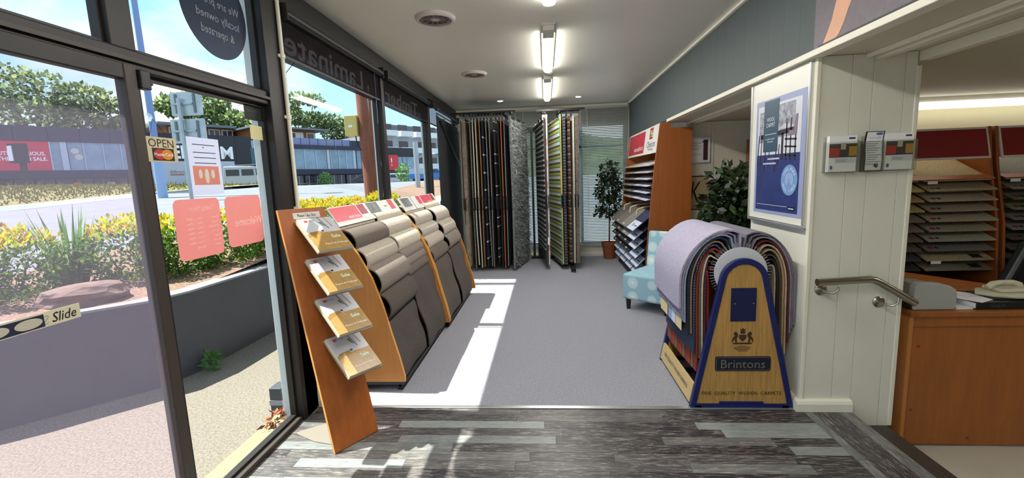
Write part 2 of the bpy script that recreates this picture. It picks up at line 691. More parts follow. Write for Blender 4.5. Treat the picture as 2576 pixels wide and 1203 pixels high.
# ---- ceilings
M_ceil = mat('ceiling_paint', 'DDDACD', 0.38, var=0.03, vscale=1.2)
struct(box('ceiling', M_ceil, None, -1.70, 1.51, -3.0, 8.25, 2.74, 2.80), 'off white painted showroom ceiling')
M_soff = mat('soffit_paint', 'C9C5B2', 0.65, var=0.03, vscale=2)
struct(box('ceiling.001', M_soff, None, 1.56, 6.5, -3.0, 5.9, 2.11, 2.20), 'low cream soffit ceiling over alcove and office')
tr = 1
for nm, d in (('left', (-1.645, -1.625, -3.0, 8.25, 2.70, 2.74)), ('right', (1.475, 1.51, -3.0, 8.25, 2.715, 2.74)), ('back', (-1.6, 1.475, 8.215, 8.25, 2.70, 2.74))):
    tr += 1
    struct(box('trim_%d' % tr, M_trim, None, *d, bevel=0.006), 'cream cornice along the %s edge of the showroom ceiling' % nm)

# ---- fascia (grey bulkhead) made of vertical boards
M_grey = mat('slate_grey_paint', '485253', 0.6, var=0.04, vscale=4)
wr = struct(MB().box(1.52, 1.56, -3.0, 8.25, 2.11, 2.74).build('wall_right', M_grey), 'slate grey boarded bulkhead above the alcove and pillar')
y = -2.9
while y < 8.2:
    w = min(0.186, 8.25 - y)
    MB().box(1.51, 1.52, y + 0.0006, y + w - 0.0006, 2.135, 2.74).build('board', M_grey, wr)
    y += 0.186
struct(box('trim_5', M_trim, None, 1.485, 1.56, -3.0, 5.68, 2.10, 2.135, bevel=0.004), 'cream ledge along the bottom of the grey bulkhead')
k = 5
for x0, x1, z0 in ((1.79, 1.815, 2.085), (1.84, 1.885, 2.075), (1.915, 1.95, 2.09)):
    k += 1
    struct(MB().box(x0, x1, -3.0, 2.72, z0, 2.11).box(x0, x1, 3.47, 5.9, z0, 2.11).build('trim_%d' % k, M_trim, bevel=0.004), 'cream moulding strip %s on the soffit' % ('nearest the bulkhead', 'in the middle', 'farthest from the bulkhead')[k - 6])
struct(MB().box(2.07, 2.13, -3.0, 2.72, 2.055, 2.11).build('trim_9', M_trim, bevel=0.004), 'pale header board above the office opening')

# ---- pillar with board facing
M_board = mat('cream_wall_board', 'DAD9CB', 0.5, var=0.025, vscale=3)
wp = struct(MB().box(1.54, 2.07, 2.732, 3.47, -0.30, 2.11).build('wall_pillar', M_board), 'cream boarded pillar between showroom and office')
for a, b in ((1.556, 1.725), (1.725, 1.838), (1.838, 2.005), (2.005, 2.066)):
    MB().box(a + 0.001, b - 0.001, 2.72, 2.733, -0.30, 2.108).build('board', M_board, wp, bevel=0.002)
MB().box(1.533, 1.556, 2.712, 2.745, 0, 2.10).build('corner_bead', M_trim, wp, bevel=0.003)
MB().box(2.062, 2.085, 2.714, 2.74, -0.10, 2.03).build('edge_strip', M_trim, wp, bevel=0.003)
sk = [(0, 0), (0.034, 0), (0.034, 0.05), (0.026, 0.068), (0.012, 0.075), (0, 0.075)]
struct(MB().prism(sk, (1.506, 2.72, 0), NY, Z3, (0.329, 0, 0)).prism(sk, (1.54, 2.72, 0.0), NX, Z3, (0, 0.75, 0)).build('baseboard_pillar', M_trim, bevel=0.002), 'rounded cream skirting board at the foot of the pillar')

# ---- back wall with window, alcove and office walls
struct(MB().box(-1.70, 1.80, 8.25, 8.35, -0.05, 0.22).box(-1.70, 1.80, 8.25, 8.35, 2.42, 2.78).box(-1.70, -1.55, 8.25, 8.35, 0.22, 2.42).box(1.46, 1.80, 8.25, 8.35, 0.22, 2.42).build('wall_back', M_cream), 'cream back wall of the showroom behind the blinds')
w7 = struct_root('window_7', 'back wall window behind the venetian blinds', (0, 8.3, 0.22))
MB().box(-1.55, 1.46, 8.30, 8.306, 0.22, 2.42).build('pane', glass('clear_glass', (0.95, 0.98, 0.97)), w7)
fb = MB()
for d in ((-1.55, 1.46, 8.27, 8.33, 0.22, 0.27), (-1.55, 1.46, 8.27, 8.33, 2.37, 2.42), (-1.55, -1.50, 8.27, 8.33, 0.27, 2.37), (1.41, 1.46, 8.27, 8.33, 0.27, 2.37), (-0.06, 0.0, 8.27, 8.33, 0.27, 2.37), (0.62, 0.68, 8.27, 8.33, 0.27, 2.37), (-1.5, 1.41, 8.27, 8.33, 1.98, 2.03)):
    fb.box(*d)
fb.build('frame', M_extw, w7)
struct(MB().prism(sk, (-1.6, 8.25, 0.004), NY, Z3, (3.1, 0, 0)).build('baseboard_back', M_trim), 'cream skirting board below the venetian blinds')
wa = struct(MB().box(1.80, 2.95, 5.9, 6.0, 0.0, 2.2).box(1.80, 1.88, 6.0, 8.25, 0, 2.74).build('wall_alcove', M_cream), 'cream alcove wall holding the certificate and scroll')
MB().box(2.098, 2.125, 5.885, 5.901, 0, 2.09).build('batten', M_cream, wa)
MB().box(1.80, 2.95, 5.88, 5.901, 2.075, 2.10).build('cornice', M_trim, wa)
M_olive = mat('office_wall_paint', 'B9B293', 0.65, var=0.03, vscale=2)
struct(MB().box(2.95, 6.6, 4.75, 4.85, -0.36, 2.2).box(2.95, 3.05, 4.85, 6.0, 0, 2.2).build('wall_office', M_olive), 'olive beige office wall behind the sample racks')
struct(box('wall_rear_added', M_cream, None, -1.70, 6.6, -3.10, -3.0, -0.36, 2.80), 'added cream wall behind the viewer, keeping out sky light from the rear')  # unseen wall, added to cut the sky light coming from behind
struct(box('wall_end', M_olive, None, 6.5, 6.6, -3.0, 4.75, -0.36, 2.2), 'far end wall of the office')

# ---- shopfront: posts, header, sill
M_glass = glass('shop_glass', (0.97, 0.99, 0.985))
M_dusty = glass('dusty_door_glass', (0.93, 0.90, 0.95), haze=0.034, hazecol=(0.80, 0.74, 0.88))
wl = struct(MB().box(-1.70, -1.60, -3.0, 8.25, 2.60, 2.74).build('wall_left', M_frame, bevel=0.003), 'dark bronze shopfront framing along the street side')
for y0, y1, z1 in ((2.56, 2.735, 2.60), (4.40, 4.475, 2.60), (6.16, 6.25, 2.60), (8.17, 8.25, 2.60)):
    MB().box(-1.67 if y0 < 3 else -1.632, -1.585, y0, y1, 0, z1).build('post', M_frame, wl, bevel=0.004)
    MB().box(-1.735 if y0 < 3 else -1.705, -1.67, y0 + 0.02, y1 - 0.02, -0.05, z1).build('outer_fin', M_extw, wl, bevel=0.004)
MB().box(-1.675, -1.625, 1.685, 1.735, 0, 2.60).build('post', M_frame, wl, bevel=0.004)
MB().box(-1.70, -1.60, -3.0, 2.56, 1.972, 2.05).build('transom', M_frame, wl, bevel=0.006)
MB().box(-1.62, -1.585, -3.0, 2.56, 2.0, 2.015).build('transom_lip', M_frame2, wl)
MB().box(-1.685, -1.60, 2.735, 8.25, 0.30, 0.38).build('sill', M_frame, wl, bevel=0.004)
MB().box(-1.69, -1.61, 2.735, 8.25, 0.0, 0.30).build('dwarf_wall', M_cream, wl)
MB().box(-1.68, -1.64, -3.0, 2.56, 0.0, 0.012).box(-1.635, -1.61, -3.0, 2.56, 0.0, 0.010).box(-1.69, -1.60, 1.735, 2.56, 0.0, 0.03).build('sill_track', M_frame2, wl)
MB().box(-1.60, -1.585, 2.60, 2.735, 0.0, 0.9).build('kick_plate', mat('brown_panel', '3A2A22', 0.4), wl)
M_eave = mat('eave_paint', '8E8A82', 0.7)
struct(box('roof_eave', M_eave, None, -1.97, -1.645, -3.0, 9.0, 2.90, 2.97), 'grey eave outside above the shopfront')


def window(n, label, y0, y1, z0, z1, x=-1.65, bead=True, g=None):
    w = struct_root('window_%d' % n, label, (x, (y0 + y1) / 2, z0))
    MB().box(x - 0.003, x + 0.003, y0, y1, z0, z1).build('pane', g or M_glass, w)
    if bead:
        b = 0.016
        f = MB()
        f.box(x - 0.018, x + 0.018, y0, y1, z0, z0 + b).box(x - 0.018, x + 0.018, y0, y1, z1 - b, z1)
        f.box(x - 0.018, x + 0.018, y0, y0 + b, z0 + b, z1 - b).box(x - 0.018, x + 0.018, y1 - b, y1, z0 + b, z1 - b)
        f.build('glazing_bead', M_frame, w)
    return w


window(1, 'transom window over the sliding door', 0.4, 1.63, 2.05, 2.60)
MB().box(-1.675, -1.61, 1.63, 1.735, 2.05, 2.60).build('post', M_frame, wl, bevel=0.004)
window(2, 'transom window with the navy oval sticker', 1.735, 2.56, 2.05, 2.60)
window(3, 'tall fixed pane beside the sliding door', 1.735, 2.56, 0.03, 1.972)
window(4, 'shop window under the laminate lettering', 2.735, 4.375, 0.38, 2.60)
window(5, 'shop window under the timber lettering', 4.475, 6.15, 0.38, 2.60)
window(6, 'shop window behind the hanging rugs', 6.26, 8.17, 0.38, 2.60)
window(8, 'shop window behind the camera', -3.0, -0.8, 0.03, 1.972)
window(9, 'transom window behind the camera', -3.0, 0.36, 2.05, 2.60)
# sliding door leaf
dr = struct_root('door_1', 'sliding glass door leaf with brown stiles', (-1.60, 1.0, 0.0))
MB().box(-1.605, -1.599, -0.75, 1.645, 0.10, 1.93).build('pane', M_dusty, dr)
MB().box(-1.625, -1.578, 1.635, 1.688, 0.012, 1.985).build('stile', M_frame2, dr, bevel=0.004)
MB().box(-1.625, -1.578, -0.80, -0.745, 0.012, 1.985).build('stile', M_frame2, dr, bevel=0.004)
MB().box(-1.622, -1.580, -0.745, 1.635, 1.925, 1.985).build('top_rail', M_frame, dr, bevel=0.004)
MB().box(-1.622, -1.580, -0.745, 1.635, 0.012, 0.10).build('bottom_rail', M_frame2, dr, bevel=0.004)
MB().box(-1.60, -1.565, 1.69, 1.735, 1.90, 1.972).box(-1.59, -1.57, 1.735, 1.75, 1.92, 1.945).build('lock_keeper', M_black, dr, bevel=0.004)
MB().box(-1.622, -1.585, 1.655, 1.688, 0.012, 1.975).build('seal', M_black, dr)
# conduit on the post
cdt = thing('conduit', 'thin cream cable conduit running down the shopfront post', 'conduit', (-1.57, 2.705, 0.95))
MB().tube([(-1.572, 2.705, 2.73), (-1.572, 2.705, 0.95)], 0.012, 10).build('pipe', M_trim, cdt, smooth=True)
for z in (2.28, 1.92, 1.36):
    MB().lathe([(0.017, -0.012), (0.017, 0.012)], (-1.572, 2.705, z), n=12).box(-1.588, -1.578, 2.68, 2.73, z - 0.008, z + 0.008).build('saddle', M_trim, cdt)

# ---- ceiling fixtures
M_tube = mat('tube_glow', (1.0, 0.98, 0.93), 0.5, emit=38.0)
M_tube2 = mat('office_tube_glow', (1.0, 0.98, 0.90), 0.5, emit=3.5)
M_lampb = mat('lamp_body', 'CFCBC2', 0.5)


def batten_light(y0, y1, label, x=0.055, power=None):
    t = thing('tube_light', label, 'ceiling light', (x, (y0 + y1) / 2, 2.685), 'tube lights along the showroom ceiling')
    MB().box(x - 0.058, x + 0.058, y0, y1, 2.722, 2.74).build('base', M_lampb, t, bevel=0.003)
    MB().box(x - 0.048, x + 0.048, y0, y0 + 0.22, 2.68, 2.722).build('end_cap', M_lampb, t, bevel=0.004)
    poly = [(-0.046, 0.722), (-0.046, 0.705), (-0.038, 0.688), (-0.02, 0.680), (0.02, 0.680), (0.038, 0.688), (0.046, 0.705), (0.046, 0.722)]
    MB().prism(poly, (x, y0 + 0.22, 2.0), X3, Z3, (0, y1 - y0 - 0.22, 0)).build('diffuser', M_tube, t)
    MB().box(x - 0.062, x - 0.058, y0 + 0.22, y1, 2.726, 2.734).box(x + 0.058, x + 0.062, y0 + 0.22, y1, 2.726, 2.734).build('side_channel', mat('tarnished_brass', '8A7A5C', 0.5), t)
    a = bpy.data.lights.new('tube_lamp', 'AREA')
    a.shape, a.size, a.size_y = 'RECTANGLE', 0.09, y1 - y0 - 0.25
    a.energy = power or TUBE
    a.color = (1.0, 0.97, 0.90)
    lo = bpy.data.objects.new('tube_lamp', a)
    COL.objects.link(lo)
    lo.parent = t
    lo.location = (0, 0.11, -0.012)
    return t


batten_light(5.68, 7.30, 'lit tube light nearest the hanging rugs, beyond the smoke detector')
batten_light(3.83, 5.33, 'lit tube light in the middle of the ceiling before the smoke detector')
batten_light(1.80, 3.315, 'lit tube light cut off by the top edge of the photo')
batten_light(-0.30, 1.20, 'lit tube light overhead behind the viewer')
batten_light(-2.40, -0.90, 'lit tube light farthest behind the viewer')
sdv = thing('smoke_detector', 'small white dome detector between two ceiling tube lights', 'smoke detector', (0.08, 5.53, 2.70))
MB().lathe([(0.05, 0.04), (0.05, 0.025), (0.035, 0.01), (0.0, 0.0)], (0.08, 5.53, 2.70), n=20).build('dome', M_lampb, sdv, smooth=True)
M_vent = mat('vent_plastic', 'B9B0AE', 0.5)
M_ventd = mat('vent_dark', '6E6361', 0.6)


def vent(x, y, r, label):
    t = thing('air_vent', label, 'vent', (x, y, 2.71), 'round ceiling air vents')
    MB().lathe([(r, 0.03), (r, 0.02), (r * 0.93, 0.004), (r * 0.86, 0.0), (r * 0.80, 0.004), (r * 0.78, 0.028)], (x, y, 2.71), n=40).build('rim', M_vent, t, smooth=True)
    MB().lathe([(0.0, 0.029), (r * 0.79, 0.029)], (x, y, 2.71), n=32).build('grille_back', M_ventd, t)
    for q in (0.66, 0.52, 0.38):
        MB().lathe([(r * q, 0.028), (r * q, 0.012), (r * (q - 0.04), 0.010), (r * (q - 0.05), 0.028)], (x, y, 2.71), n=32).build('ring', M_ventd, t, smooth=True)
    MB().lathe([(r * 0.22, 0.028), (r * 0.2, 0.010), (r * 0.08, 0.006), (0, 0.006)], (x, y, 2.71), n=20).build('hub', M_vent, t, smooth=True)
    rb = MB()
    for k in range(12):
        a = k * math.tau / 12
        c, s = math.cos(a), math.sin(a)
        rb.obox((x + c * r * 0.48, y + s * r * 0.48, 2.728), (c * r * 0.28, s * r * 0.28, 0), (-s * 0.002, c * 0.002, 0), (0, 0, 0.006))
    rb.build('spokes', M_vent, t)


vent(-0.812, 3.555, 0.155, 'larger round ceiling air vent near the street windows')
vent(-0.812, 5.43, 0.152, 'round ceiling air vent farther back before the rugs')
M_led = mat('led_glow', (1, 0.95, 0.85), 0.5, emit=12)
for x, y, lb in ((-0.702, 7.38, 'lit recessed downlight above the left hanging rugs'), (0.552, 7.35, 'lit recessed downlight above the right hanging rugs')):
    t = thing('downlight', lb, 'downlight', (x, y, 2.73), 'recessed ceiling downlights')
    MB().lathe([(0.055, 0.009), (0.055, 0.004), (0.044, 0.0), (0.042, 0.008)], (x, y, 2.73), n=24).build('rim', M_lampb, t, smooth=True)
    MB().lathe([(0, 0.004), (0.042, 0.004)], (x, y, 2.73), n=20).build('lens', M_led, t)
    a = bpy.data.lights.new('downlight_lamp', 'SPOT')
    a.energy, a.spot_size, a.shadow_soft_size = 10, 1.6, 0.04
    lo = bpy.data.objects.new('downlight_lamp', a)
    COL.objects.link(lo)
    lo.parent = t
    lo.location = (0, 0, -0.01)
ot = thing('office_tube_light', 'long lit tube light under the office ceiling above sample racks', 'ceiling light', (4.3, 4.66, 2.0))
MB().box(3.0, 5.6, 4.62, 4.75, 2.06, 2.11).build('housing', M_lampb, ot, bevel=0.005)
MB().box(3.02, 5.58, 4.60, 4.68, 2.00, 2.06).build('diffuser', M_tube2, ot, bevel=0.015)
a = bpy.data.lights.new('office_lamp', 'AREA')
a.shape, a.size, a.size_y, a.energy, a.color = 'RECTANGLE', 2.4, 0.08, 1.5, (1, 0.97, 0.88)
lo = bpy.data.objects.new('office_lamp', a)
COL.objects.link(lo)
lo.parent = ot
lo.location = (0, -0.02, -0.01)
office_fill = thing('office_tube_light', 'added tube light out of view, brightening the office desk and racks', 'ceiling light', (4.1, 1.9, 2.06))  # added lamp, out of view, lifts the light on desk and racks
MB().box(3.2, 5.0, 1.84, 1.96, 2.085, 2.11).build('housing', M_lampb, office_fill, bevel=0.003)
MB().box(3.22, 4.98, 1.86, 1.94, 2.06, 2.085).build('diffuser', M_tube2, office_fill, bevel=0.01)
a = bpy.data.lights.new('office_lamp', 'AREA')
a.shape, a.size, a.size_y, a.energy, a.color = 'RECTANGLE', 1.7, 0.08, 11, (1, 0.97, 0.88)
lo = bpy.data.objects.new('office_lamp', a)
COL.objects.link(lo)
lo.parent = office_fill
lo.location = (0, 0, -0.01)

# ================================================================== CARPET WATERFALL RACKS BY THE WINDOW
PROF = [(-1.046, 0.075), (-1.044, 0.11), (-1.074, 0.256), (-1.119, 0.434), (-1.162, 0.624), (-1.23, 0.84), (-1.316, 1.011), (-1.412, 1.153), (-1.45, 1.188)]


def prof_x(z):
    for (xa, za), (xb, zb) in zip(PROF, PROF[1:]):
        if za <= z <= zb: return xa + (xb - xa) * (z - za) / (zb - za)
    return PROF[-1][0] - (z - PROF[-1][1]) if z > PROF[-1][1] else PROF[0][0]


def carpet_mat(nm, col): return mat('carpet_' + nm, col, 0.97, var=0.3, vscale=90, bump=0.7, bscale=180, sheen=0.04)


CM = {'oatmeal': carpet_mat('oatmeal', 'B3A89A'), 'pale stone': carpet_mat('stone', 'AFA699'), 'taupe': carpet_mat('taupe', '80756C'), 'brown grey': carpet_mat('browngrey', '665B52'),
      'dark brown': carpet_mat('darkbrown', '51473F'), 'charcoal brown': carpet_mat('charcoalbrown', '483F3B'), 'cream': carpet_mat('cream', 'C4BAA8')}
ORD = ['top', 'second', 'third', 'fourth', 'fifth', 'sixth', 'seventh']
SH = 0.030


def rack(y0, y1, which, cols):
    ox = SH * (y0 - 2.95)
    t = thing('carpet_rack', 'wooden sided carpet display rack on casters, %s along the window' % which, 'display rack', (-1.3 + ox, (y0 + y1) / 2, 0.0), 'carpet roll racks by the window')
    poly = [(-1.56, 0.075)] + PROF + [(-1.50, 1.20), (-1.56, 1.20)]
    for ya in (y0, y1 - 0.022):
        o_ = SH * (ya - 2.95)
        pn = MB().prism(poly, (o_, ya, 0), X3, Z3, (0, 0.022, 0)).build('side_panel', M_orange_lt, t)
        e = MB()
        q = PROF + [(-1.50, 1.20)]
        for (xa, za), (xb, zb) in zip(q, q[1:]):
            d = Vector((xb - xa, 0, zb - za))
            nn = Vector((-d.z, 0, d.x)).normalized()
            if nn.x < 0: nn = -nn
            e.obox((((xa + xb) / 2) + o_ + nn.x * 0.001, ya + 0.011, (za + zb) / 2 + nn.z * 0.001), d * 0.5, (0, 0.0115, 0), nn * 0.0015)
        e.build('edge_band', M_edge, pn)
    MB().box(-1.56 + ox, -1.048 + ox, y0, y1, 0.052, 0.075).build('base', M_black, t, bevel=0.003)
    MB().box(-1.556 + ox, -1.536 + ox, y0 + 0.022, y1 - 0.022, 0.075, 1.19).build('back_panel', M_black, t)
    for cx_ in (-1.52, -1.09):
        for cy_ in (y0 + 0.04, y1 - 0.04):
            c = MB().box(cx_ - 0.012 + ox, cx_ + 0.012 + ox, cy_ - 0.02, cy_ + 0.02, 0.03, 0.052).build('caster', M_black, t)
            MB().lathe([(0.024, -0.02), (0.027, -0.012), (0.027, 0.012), (0.024, 0.02)], (cx_ + ox, cy_, 0.0305), Y3, n=16).build('wheel', M_blackm, c, smooth=True)
    rod = MB()
    for z in (0.62, 0.8, 0.97, 1.10):
        x = prof_x(z) - 0.10 + ox
        rod.tube([(x, y0 + 0.02, z), (x, y1 - 0.02, z)], 0.006, 8)
    rod.build('support_rods', M_blackm, t)
    # slanted header board with printed cards
    up = Vector((-0.085, 0, 0.135)).normalized()
    nrm = Vector(Y3).cross(up)
    O = Vector((-1.425 + ox, y0 + 0.0, 1.207))
    Ln, Hh = y1 - y0, 0.155
    hb = MB().prism(rect(0, Ln, 0, Hh), O - nrm * 0.008, Y3, up, nrm * 0.008).build('header_board', mat('header_board_white', 'D5D6D0', 0.35), t)
    b2 = MB()
    for yy in (y0 + 0.18, y1 - 0.18):
        b2.tube([(-1.47 + ox, yy, 1.0), (-1.47 + ox, yy, 1.26)], 0.008, 8)
    b2.build('header_bracket', M_blackm, t)
    on = lambda a, b, q=0.0005: O + Vector(Y3) * a + up * b + nrm * q
    M_pink = mat('pink_red_print', 'C8475A', 0.4)
    M_maroon = mat('dusty_red_print', '9E3A48', 0.4)
    M_photo = mat('grey_photo_print', '6A6C70', 0.4, var=0.6, vscale=14)
    if which.startswith('nearer'):
        flat('red_print', M_pink, hb, on(0.01, 0), Y3, up, rect(0, 0.43, 0.035, 0.148))
        text('lettering', 'natural choices', M_print_w, hb, on(0.315, 0.058, 0.0017), Y3, up, h=0.028, w=0.19)
        flat('maroon_print', M_maroon, hb, on(0.46, 0), Y3, up, rect(0, 0.13, 0.058, 0.148))
        flat('card_print', mat('pale_blue_print', 'CBD4E4', 0.4), hb, on(0.46, 0), Y3, up, rect(0.02, 0.15, 0.022, 0.056))
        flat('photo_print', M_photo, hb, on(0.64, 0), Y3, up, rect(0, 0.24, 0.045, 0.148))
        text('lettering', 'PROJECT', M_print_k, hb, on(1.03, 0.09, 0.0017), Y3, up, h=0.018, bold=0.02)
        flat('red_tag', M_pink, hb, on(1.14, 0), Y3, up, rect(0, 0.12, 0.05, 0.15))
        flat('card_print', mat('pale_blue_print', 'CBD4E4', 0.4), hb, on(1.14, 0), Y3, up, rect(0.02, 0.16, 0.01, 0.048))
    else:
        flat('photo_print', M_photo, hb, on(0.05, 0), Y3, up, rect(0, 0.26, 0.045, 0.145))
        flat('divider', mat('grey_strip', '8C918A', 0.5), hb, on(0.38, 0), Y3, up, rect(0, 0.02, 0, 0.155))
        flat('red_tag', M_pink, hb, on(0.58, 0), Y3, up, rect(0, 0.13, 0.05, 0.148))
        flat('red_print', M_pink, hb, on(0.75, 0), Y3, up, rect(0, 0.40, 0.035, 0.148))
        text('lettering', 'natural choices', M_print_w, hb, on(1.02, 0.06, 0.0017), Y3, up, h=0.026, w=0.19)
        flat('maroon_print', M_maroon, hb, on(1.17, 0), Y3, up, rect(0, 0.12, 0.06, 0.148))
    # the carpets
    ym = (y0 + y1) / 2
    for ci, (ya, yb) in enumerate(((y0 + 0.026, ym - 0.003), (ym + 0.003, y1 - 0.026))):
        zs, names = cols[ci]
        cname = 'near column' if ci == 0 else 'far column'
        for i in range(len(zs) - 1):
            zt, zb = zs[i], zs[i + 1]
            pT, pB = Vector((prof_x(zt) - 0.075, zt)), Vector((prof_x(zb) - 0.055, zb))
            cen = (pT + pB) / 2
            ch = pB - pT
            hl = ch.length / 2
            d = ch.normalized()
            out = Vector((-d.y, d.x))
            bul = max(hl * 0.95, 0.045)
            path = [pT + out * -0.10 + d * 0.0]
            for k in range(13):
                a = math.pi * k / 12
                path.append(cen - d * hl * math.cos(a) + out * bul * math.sin(a) ** 0.8)
            path.append(pB + out * -0.035 - d * 0.012)
            o_ = SH * ((ya + yb) / 2 - 2.95)
            r = rnd.uniform(-0.004, 0.004)
            MBx = MB().sheet(path, 0.010, Y3, yb - ya, (o_ + r, ya, 0))
            s = MBx.build('carpet_roll', CM[names[i]], None, smooth=True)
            tag(s, '%s carpet roll, %s from the top in the %s, %s' % (names[i], ORD[i], cname, 'nearer rack' if which.startswith('nearer') else 'farther rack'), 'carpet sample', 'carpet rolls on the window racks')
        zt = zs[-1]
        o_ = SH * ((ya + yb) / 2 - 2.95)
        path = [(prof_x(zt) - 0.12, zt + 0.01), (prof_x(zt) - 0.06, zt + 0.012), (prof_x(zt) - 0.035, zt - 0.01)]
        n = 10
        for k in range(1, n + 1):
            z = zt - 0.01 + (0.088 - zt + 0.01) * k / n
            path.append((prof_x(z) - 0.030 + 0.006 * math.sin(k * 1.1), z))
        s = MB().sheet(path, 0.010, Y3, yb - ya, (o_, ya, 0), nw=6, wob=lambda u, v, j: (0.006 * math.sin(j * 9 + v * 7), 0, 0)).build('carpet_drop', CM[names[-1]], None, smooth=True)
        tag(s, '%s carpet hanging flat to the floor in the %s, %s' % (names[-1], cname, 'nearer rack' if which.startswith('nearer') else 'farther rack'), 'carpet sample', 'hanging carpets on the window racks')


rack(2.945, 4.28, 'nearer of the two', [([1.225, 1.15, 1.02, 0.885, 0.70, 0.52], ['cream', 'brown grey', 'oatmeal', 'taupe', 'dark brown', 'charcoal brown']),
                                        ([1.225, 1.15, 1.03, 0.90, 0.83, 0.76, 0.69], ['cream', 'oatmeal', 'cream', 'taupe', 'taupe', 'brown grey', 'charcoal brown'])])
rack(4.295, 5.665, 'farther of the two', [([1.225, 1.15, 1.03, 0.92, 0.80, 0.67], ['cream', 'pale stone', 'pale stone', 'oatmeal', 'brown grey', 'dark brown']),
                                          ([1.225, 1.15, 1.00, 0.85, 0.70], ['cream', 'oatmeal', 'pale stone', 'taupe', 'charcoal brown'])])

# ================================================================== LEANING BROCHURE STAND
TL = Vector((-1.53, 2.42, 1.365))
sr = Vector((0.552, 0.834, 0)).normalized()
su = (Vector((-0.834, 0.552, 0)) * 0.38 + Vector((0, 0, 1.36))).normalized()
sn = sr.cross(su)
LENB = TL.z / su.z
st = thing('brochure_stand', 'leaning wooden brochure stand with Please Take One label', 'brochure stand', (-1.13, 2.33, 0.0))
bp = lambda a, s, n=0.0: TL + sr * a - su * s + sn * n
WB = 0.284
MB().prism(rect(0, WB, -LENB + 0.004, 0), TL, sr, su, sn * -0.018).build('board', mat('beech_board', '9E5826', 0.4, var=0.16, vscale=4, stretch=(8, 8, 0.6)), st, bevel=0.002)
MB().prism([(-0.0015, -LENB + 0.004), (0, -LENB + 0.004), (0, 0), (-0.0015, 0)], TL + sn * 0.0005, sr, su, sn * -0.019).build('edge_band', M_edge, st)
lab = flat('label_strip', mat('silver_label', 'C9C9C6', 0.35), st, bp(0.078, 0.062), sr, su, rect(0, 0.165, 0, 0.036), 0.002)
text('lettering', 'Please Take One', M_print_k, lab, bp(0.16, 0.044, 0.0024), sr, su, h=0.019, w=0.11)
plt = [(-1.40, 2.325), (-1.55, 2.40), (-1.545, 2.43), (-1.28, 2.62), (-1.09, 2.47), (-1.20, 2.28)]
MB()._add([], []).prism([(x, y) for x, y in plt], (0, 0, 0.0005), X3, Y3, (0, 0, 0.005)).build('foot_plate', mat('grey_steel_plate', '8E877C', 0.45, metal=0.3), st)
M_tray = mat('grey_tray', '9C968C', 0.35, metal=0.3)
M_cov1 = mat('magazine_cover_grey', 'B7B9BE', 0.25)
M_cov2 = mat('magazine_cover_timber', '9C7C48', 0.28, var=0.25, vscale=10, stretch=(1, 6, 1))
M_pages = mat('page_edges', 'D9CFB4', 0.7)
th = math.radians(38)
dn = (-su * math.cos(th) + sn * math.sin(th)).normalized()
mn = sr.cross(-dn)
for i, s in enumerate((0.085, 0.325, 0.565, 0.80)):
    O = bp(0.083, s, 0.004)
    at = lambda a, b, q=0.0: O + sr * a + dn * b + mn * q
    tray = MB().prism(rect(-0.006, 0.214, -0.012, 0.285), O + mn * 0.0, sr, dn, mn * 0.003).build('tray', M_tray, st)
    MB().prism(rect(-0.006, 0.214, 0.281, 0.285), O, sr, dn, mn * 0.012).build('tray_lip', M_tray, tray)
    mg = thing('magazine_stack', 'stack of flooring sale magazines on the %s tray of the leaning stand' % ('top', 'second', 'third', 'lowest')[i], 'magazine', tuple(at(0.1, 0.14, 0.003)), 'magazine stacks on the leaning stand')
    MB().prism(rect(0, 0.21, 0, 0.28), at(0, 0, 0.0035), sr, dn, mn * 0.020).build('pages', M_pages, mg)
    MB().prism(rect(0, 0.21, 0, 0.135), at(0, 0, 0.0236), sr, dn, mn * 0.001).build('cover_top', M_cov1, mg)
    MB().prism(rect(0, 0.21, 0.135, 0.28), at(0, 0, 0.0236), sr, dn, mn * 0.001).build('cover_bottom', M_cov2, mg)
    q = 0.0248
    up = -dn
    f = lambda nm, m, poly: MB().prism(poly, at(0, 0, q), sr, dn, mn * 0.0006).build(nm, m, mg)
    f('logo_print', mat('orange_red_print', 'C8402E', 0.4), rect(0.032, 0.052, 0.018, 0.036))
    f('sofa_print', mat('tan_print', '8D6B33', 0.4), [(0.0, 0.15), (0.02, 0.125), (0.085, 0.118), (0.09, 0.14), (0.03, 0.148), (0.0, 0.168)])
    f('door_print', mat('dark_blue_print', '3C4258', 0.4), [(0.122, 0.0), (0.126, 0.0), (0.150, 0.105), (0.145, 0.105)])
    f('door_print', mat('red_line_print', '9C3B33', 0.4), [(0.158, 0.0), (0.161, 0.0), (0.178, 0.09), (0.174, 0.09)])
    f('window_print', mat('olive_print', '5D6A3A', 0.4), [(0.112, 0.045), (0.125, 0.04), (0.138, 0.088), (0.124, 0.07)])
    f('table_print', mat('dark_brown_print', '3E2F26', 0.4), ellipse(0.098, 0.122, 0.008, 0.008, 14))
    text('lettering', 'Sale', mat('pale_green_print', 'BFE0C8', 0.4), mg, at(0.152, 0.178, q + 0.0006), sr, up, h=0.026, bold=0.02)
    text('lettering', 'Revive & Redesign', M_print_w, mg, at(0.128, 0.238, q + 0.0006), sr, up, h=0.017, w=0.135)
    text('lettering', 'Choices', mat('dark_blue_print', '3C4258', 0.4), mg, at(0.072, 0.025, q + 0.0006), sr, up, h=0.010)

# ================================================================== DRUM STAND OF WOVEN CARPETS
bx0, bx1, bc, br, bz = 0.878, 1.512, 1.187, 0.143, 0.822
M_blue = mat('navy_blue_paint', '16215C', 0.35, var=0.06, vscale=10)
M_oak = mat('oak_veneer', 'B28A4C', 0.45, var=0.28, vscale=7, stretch=(14, 3, 0.8))


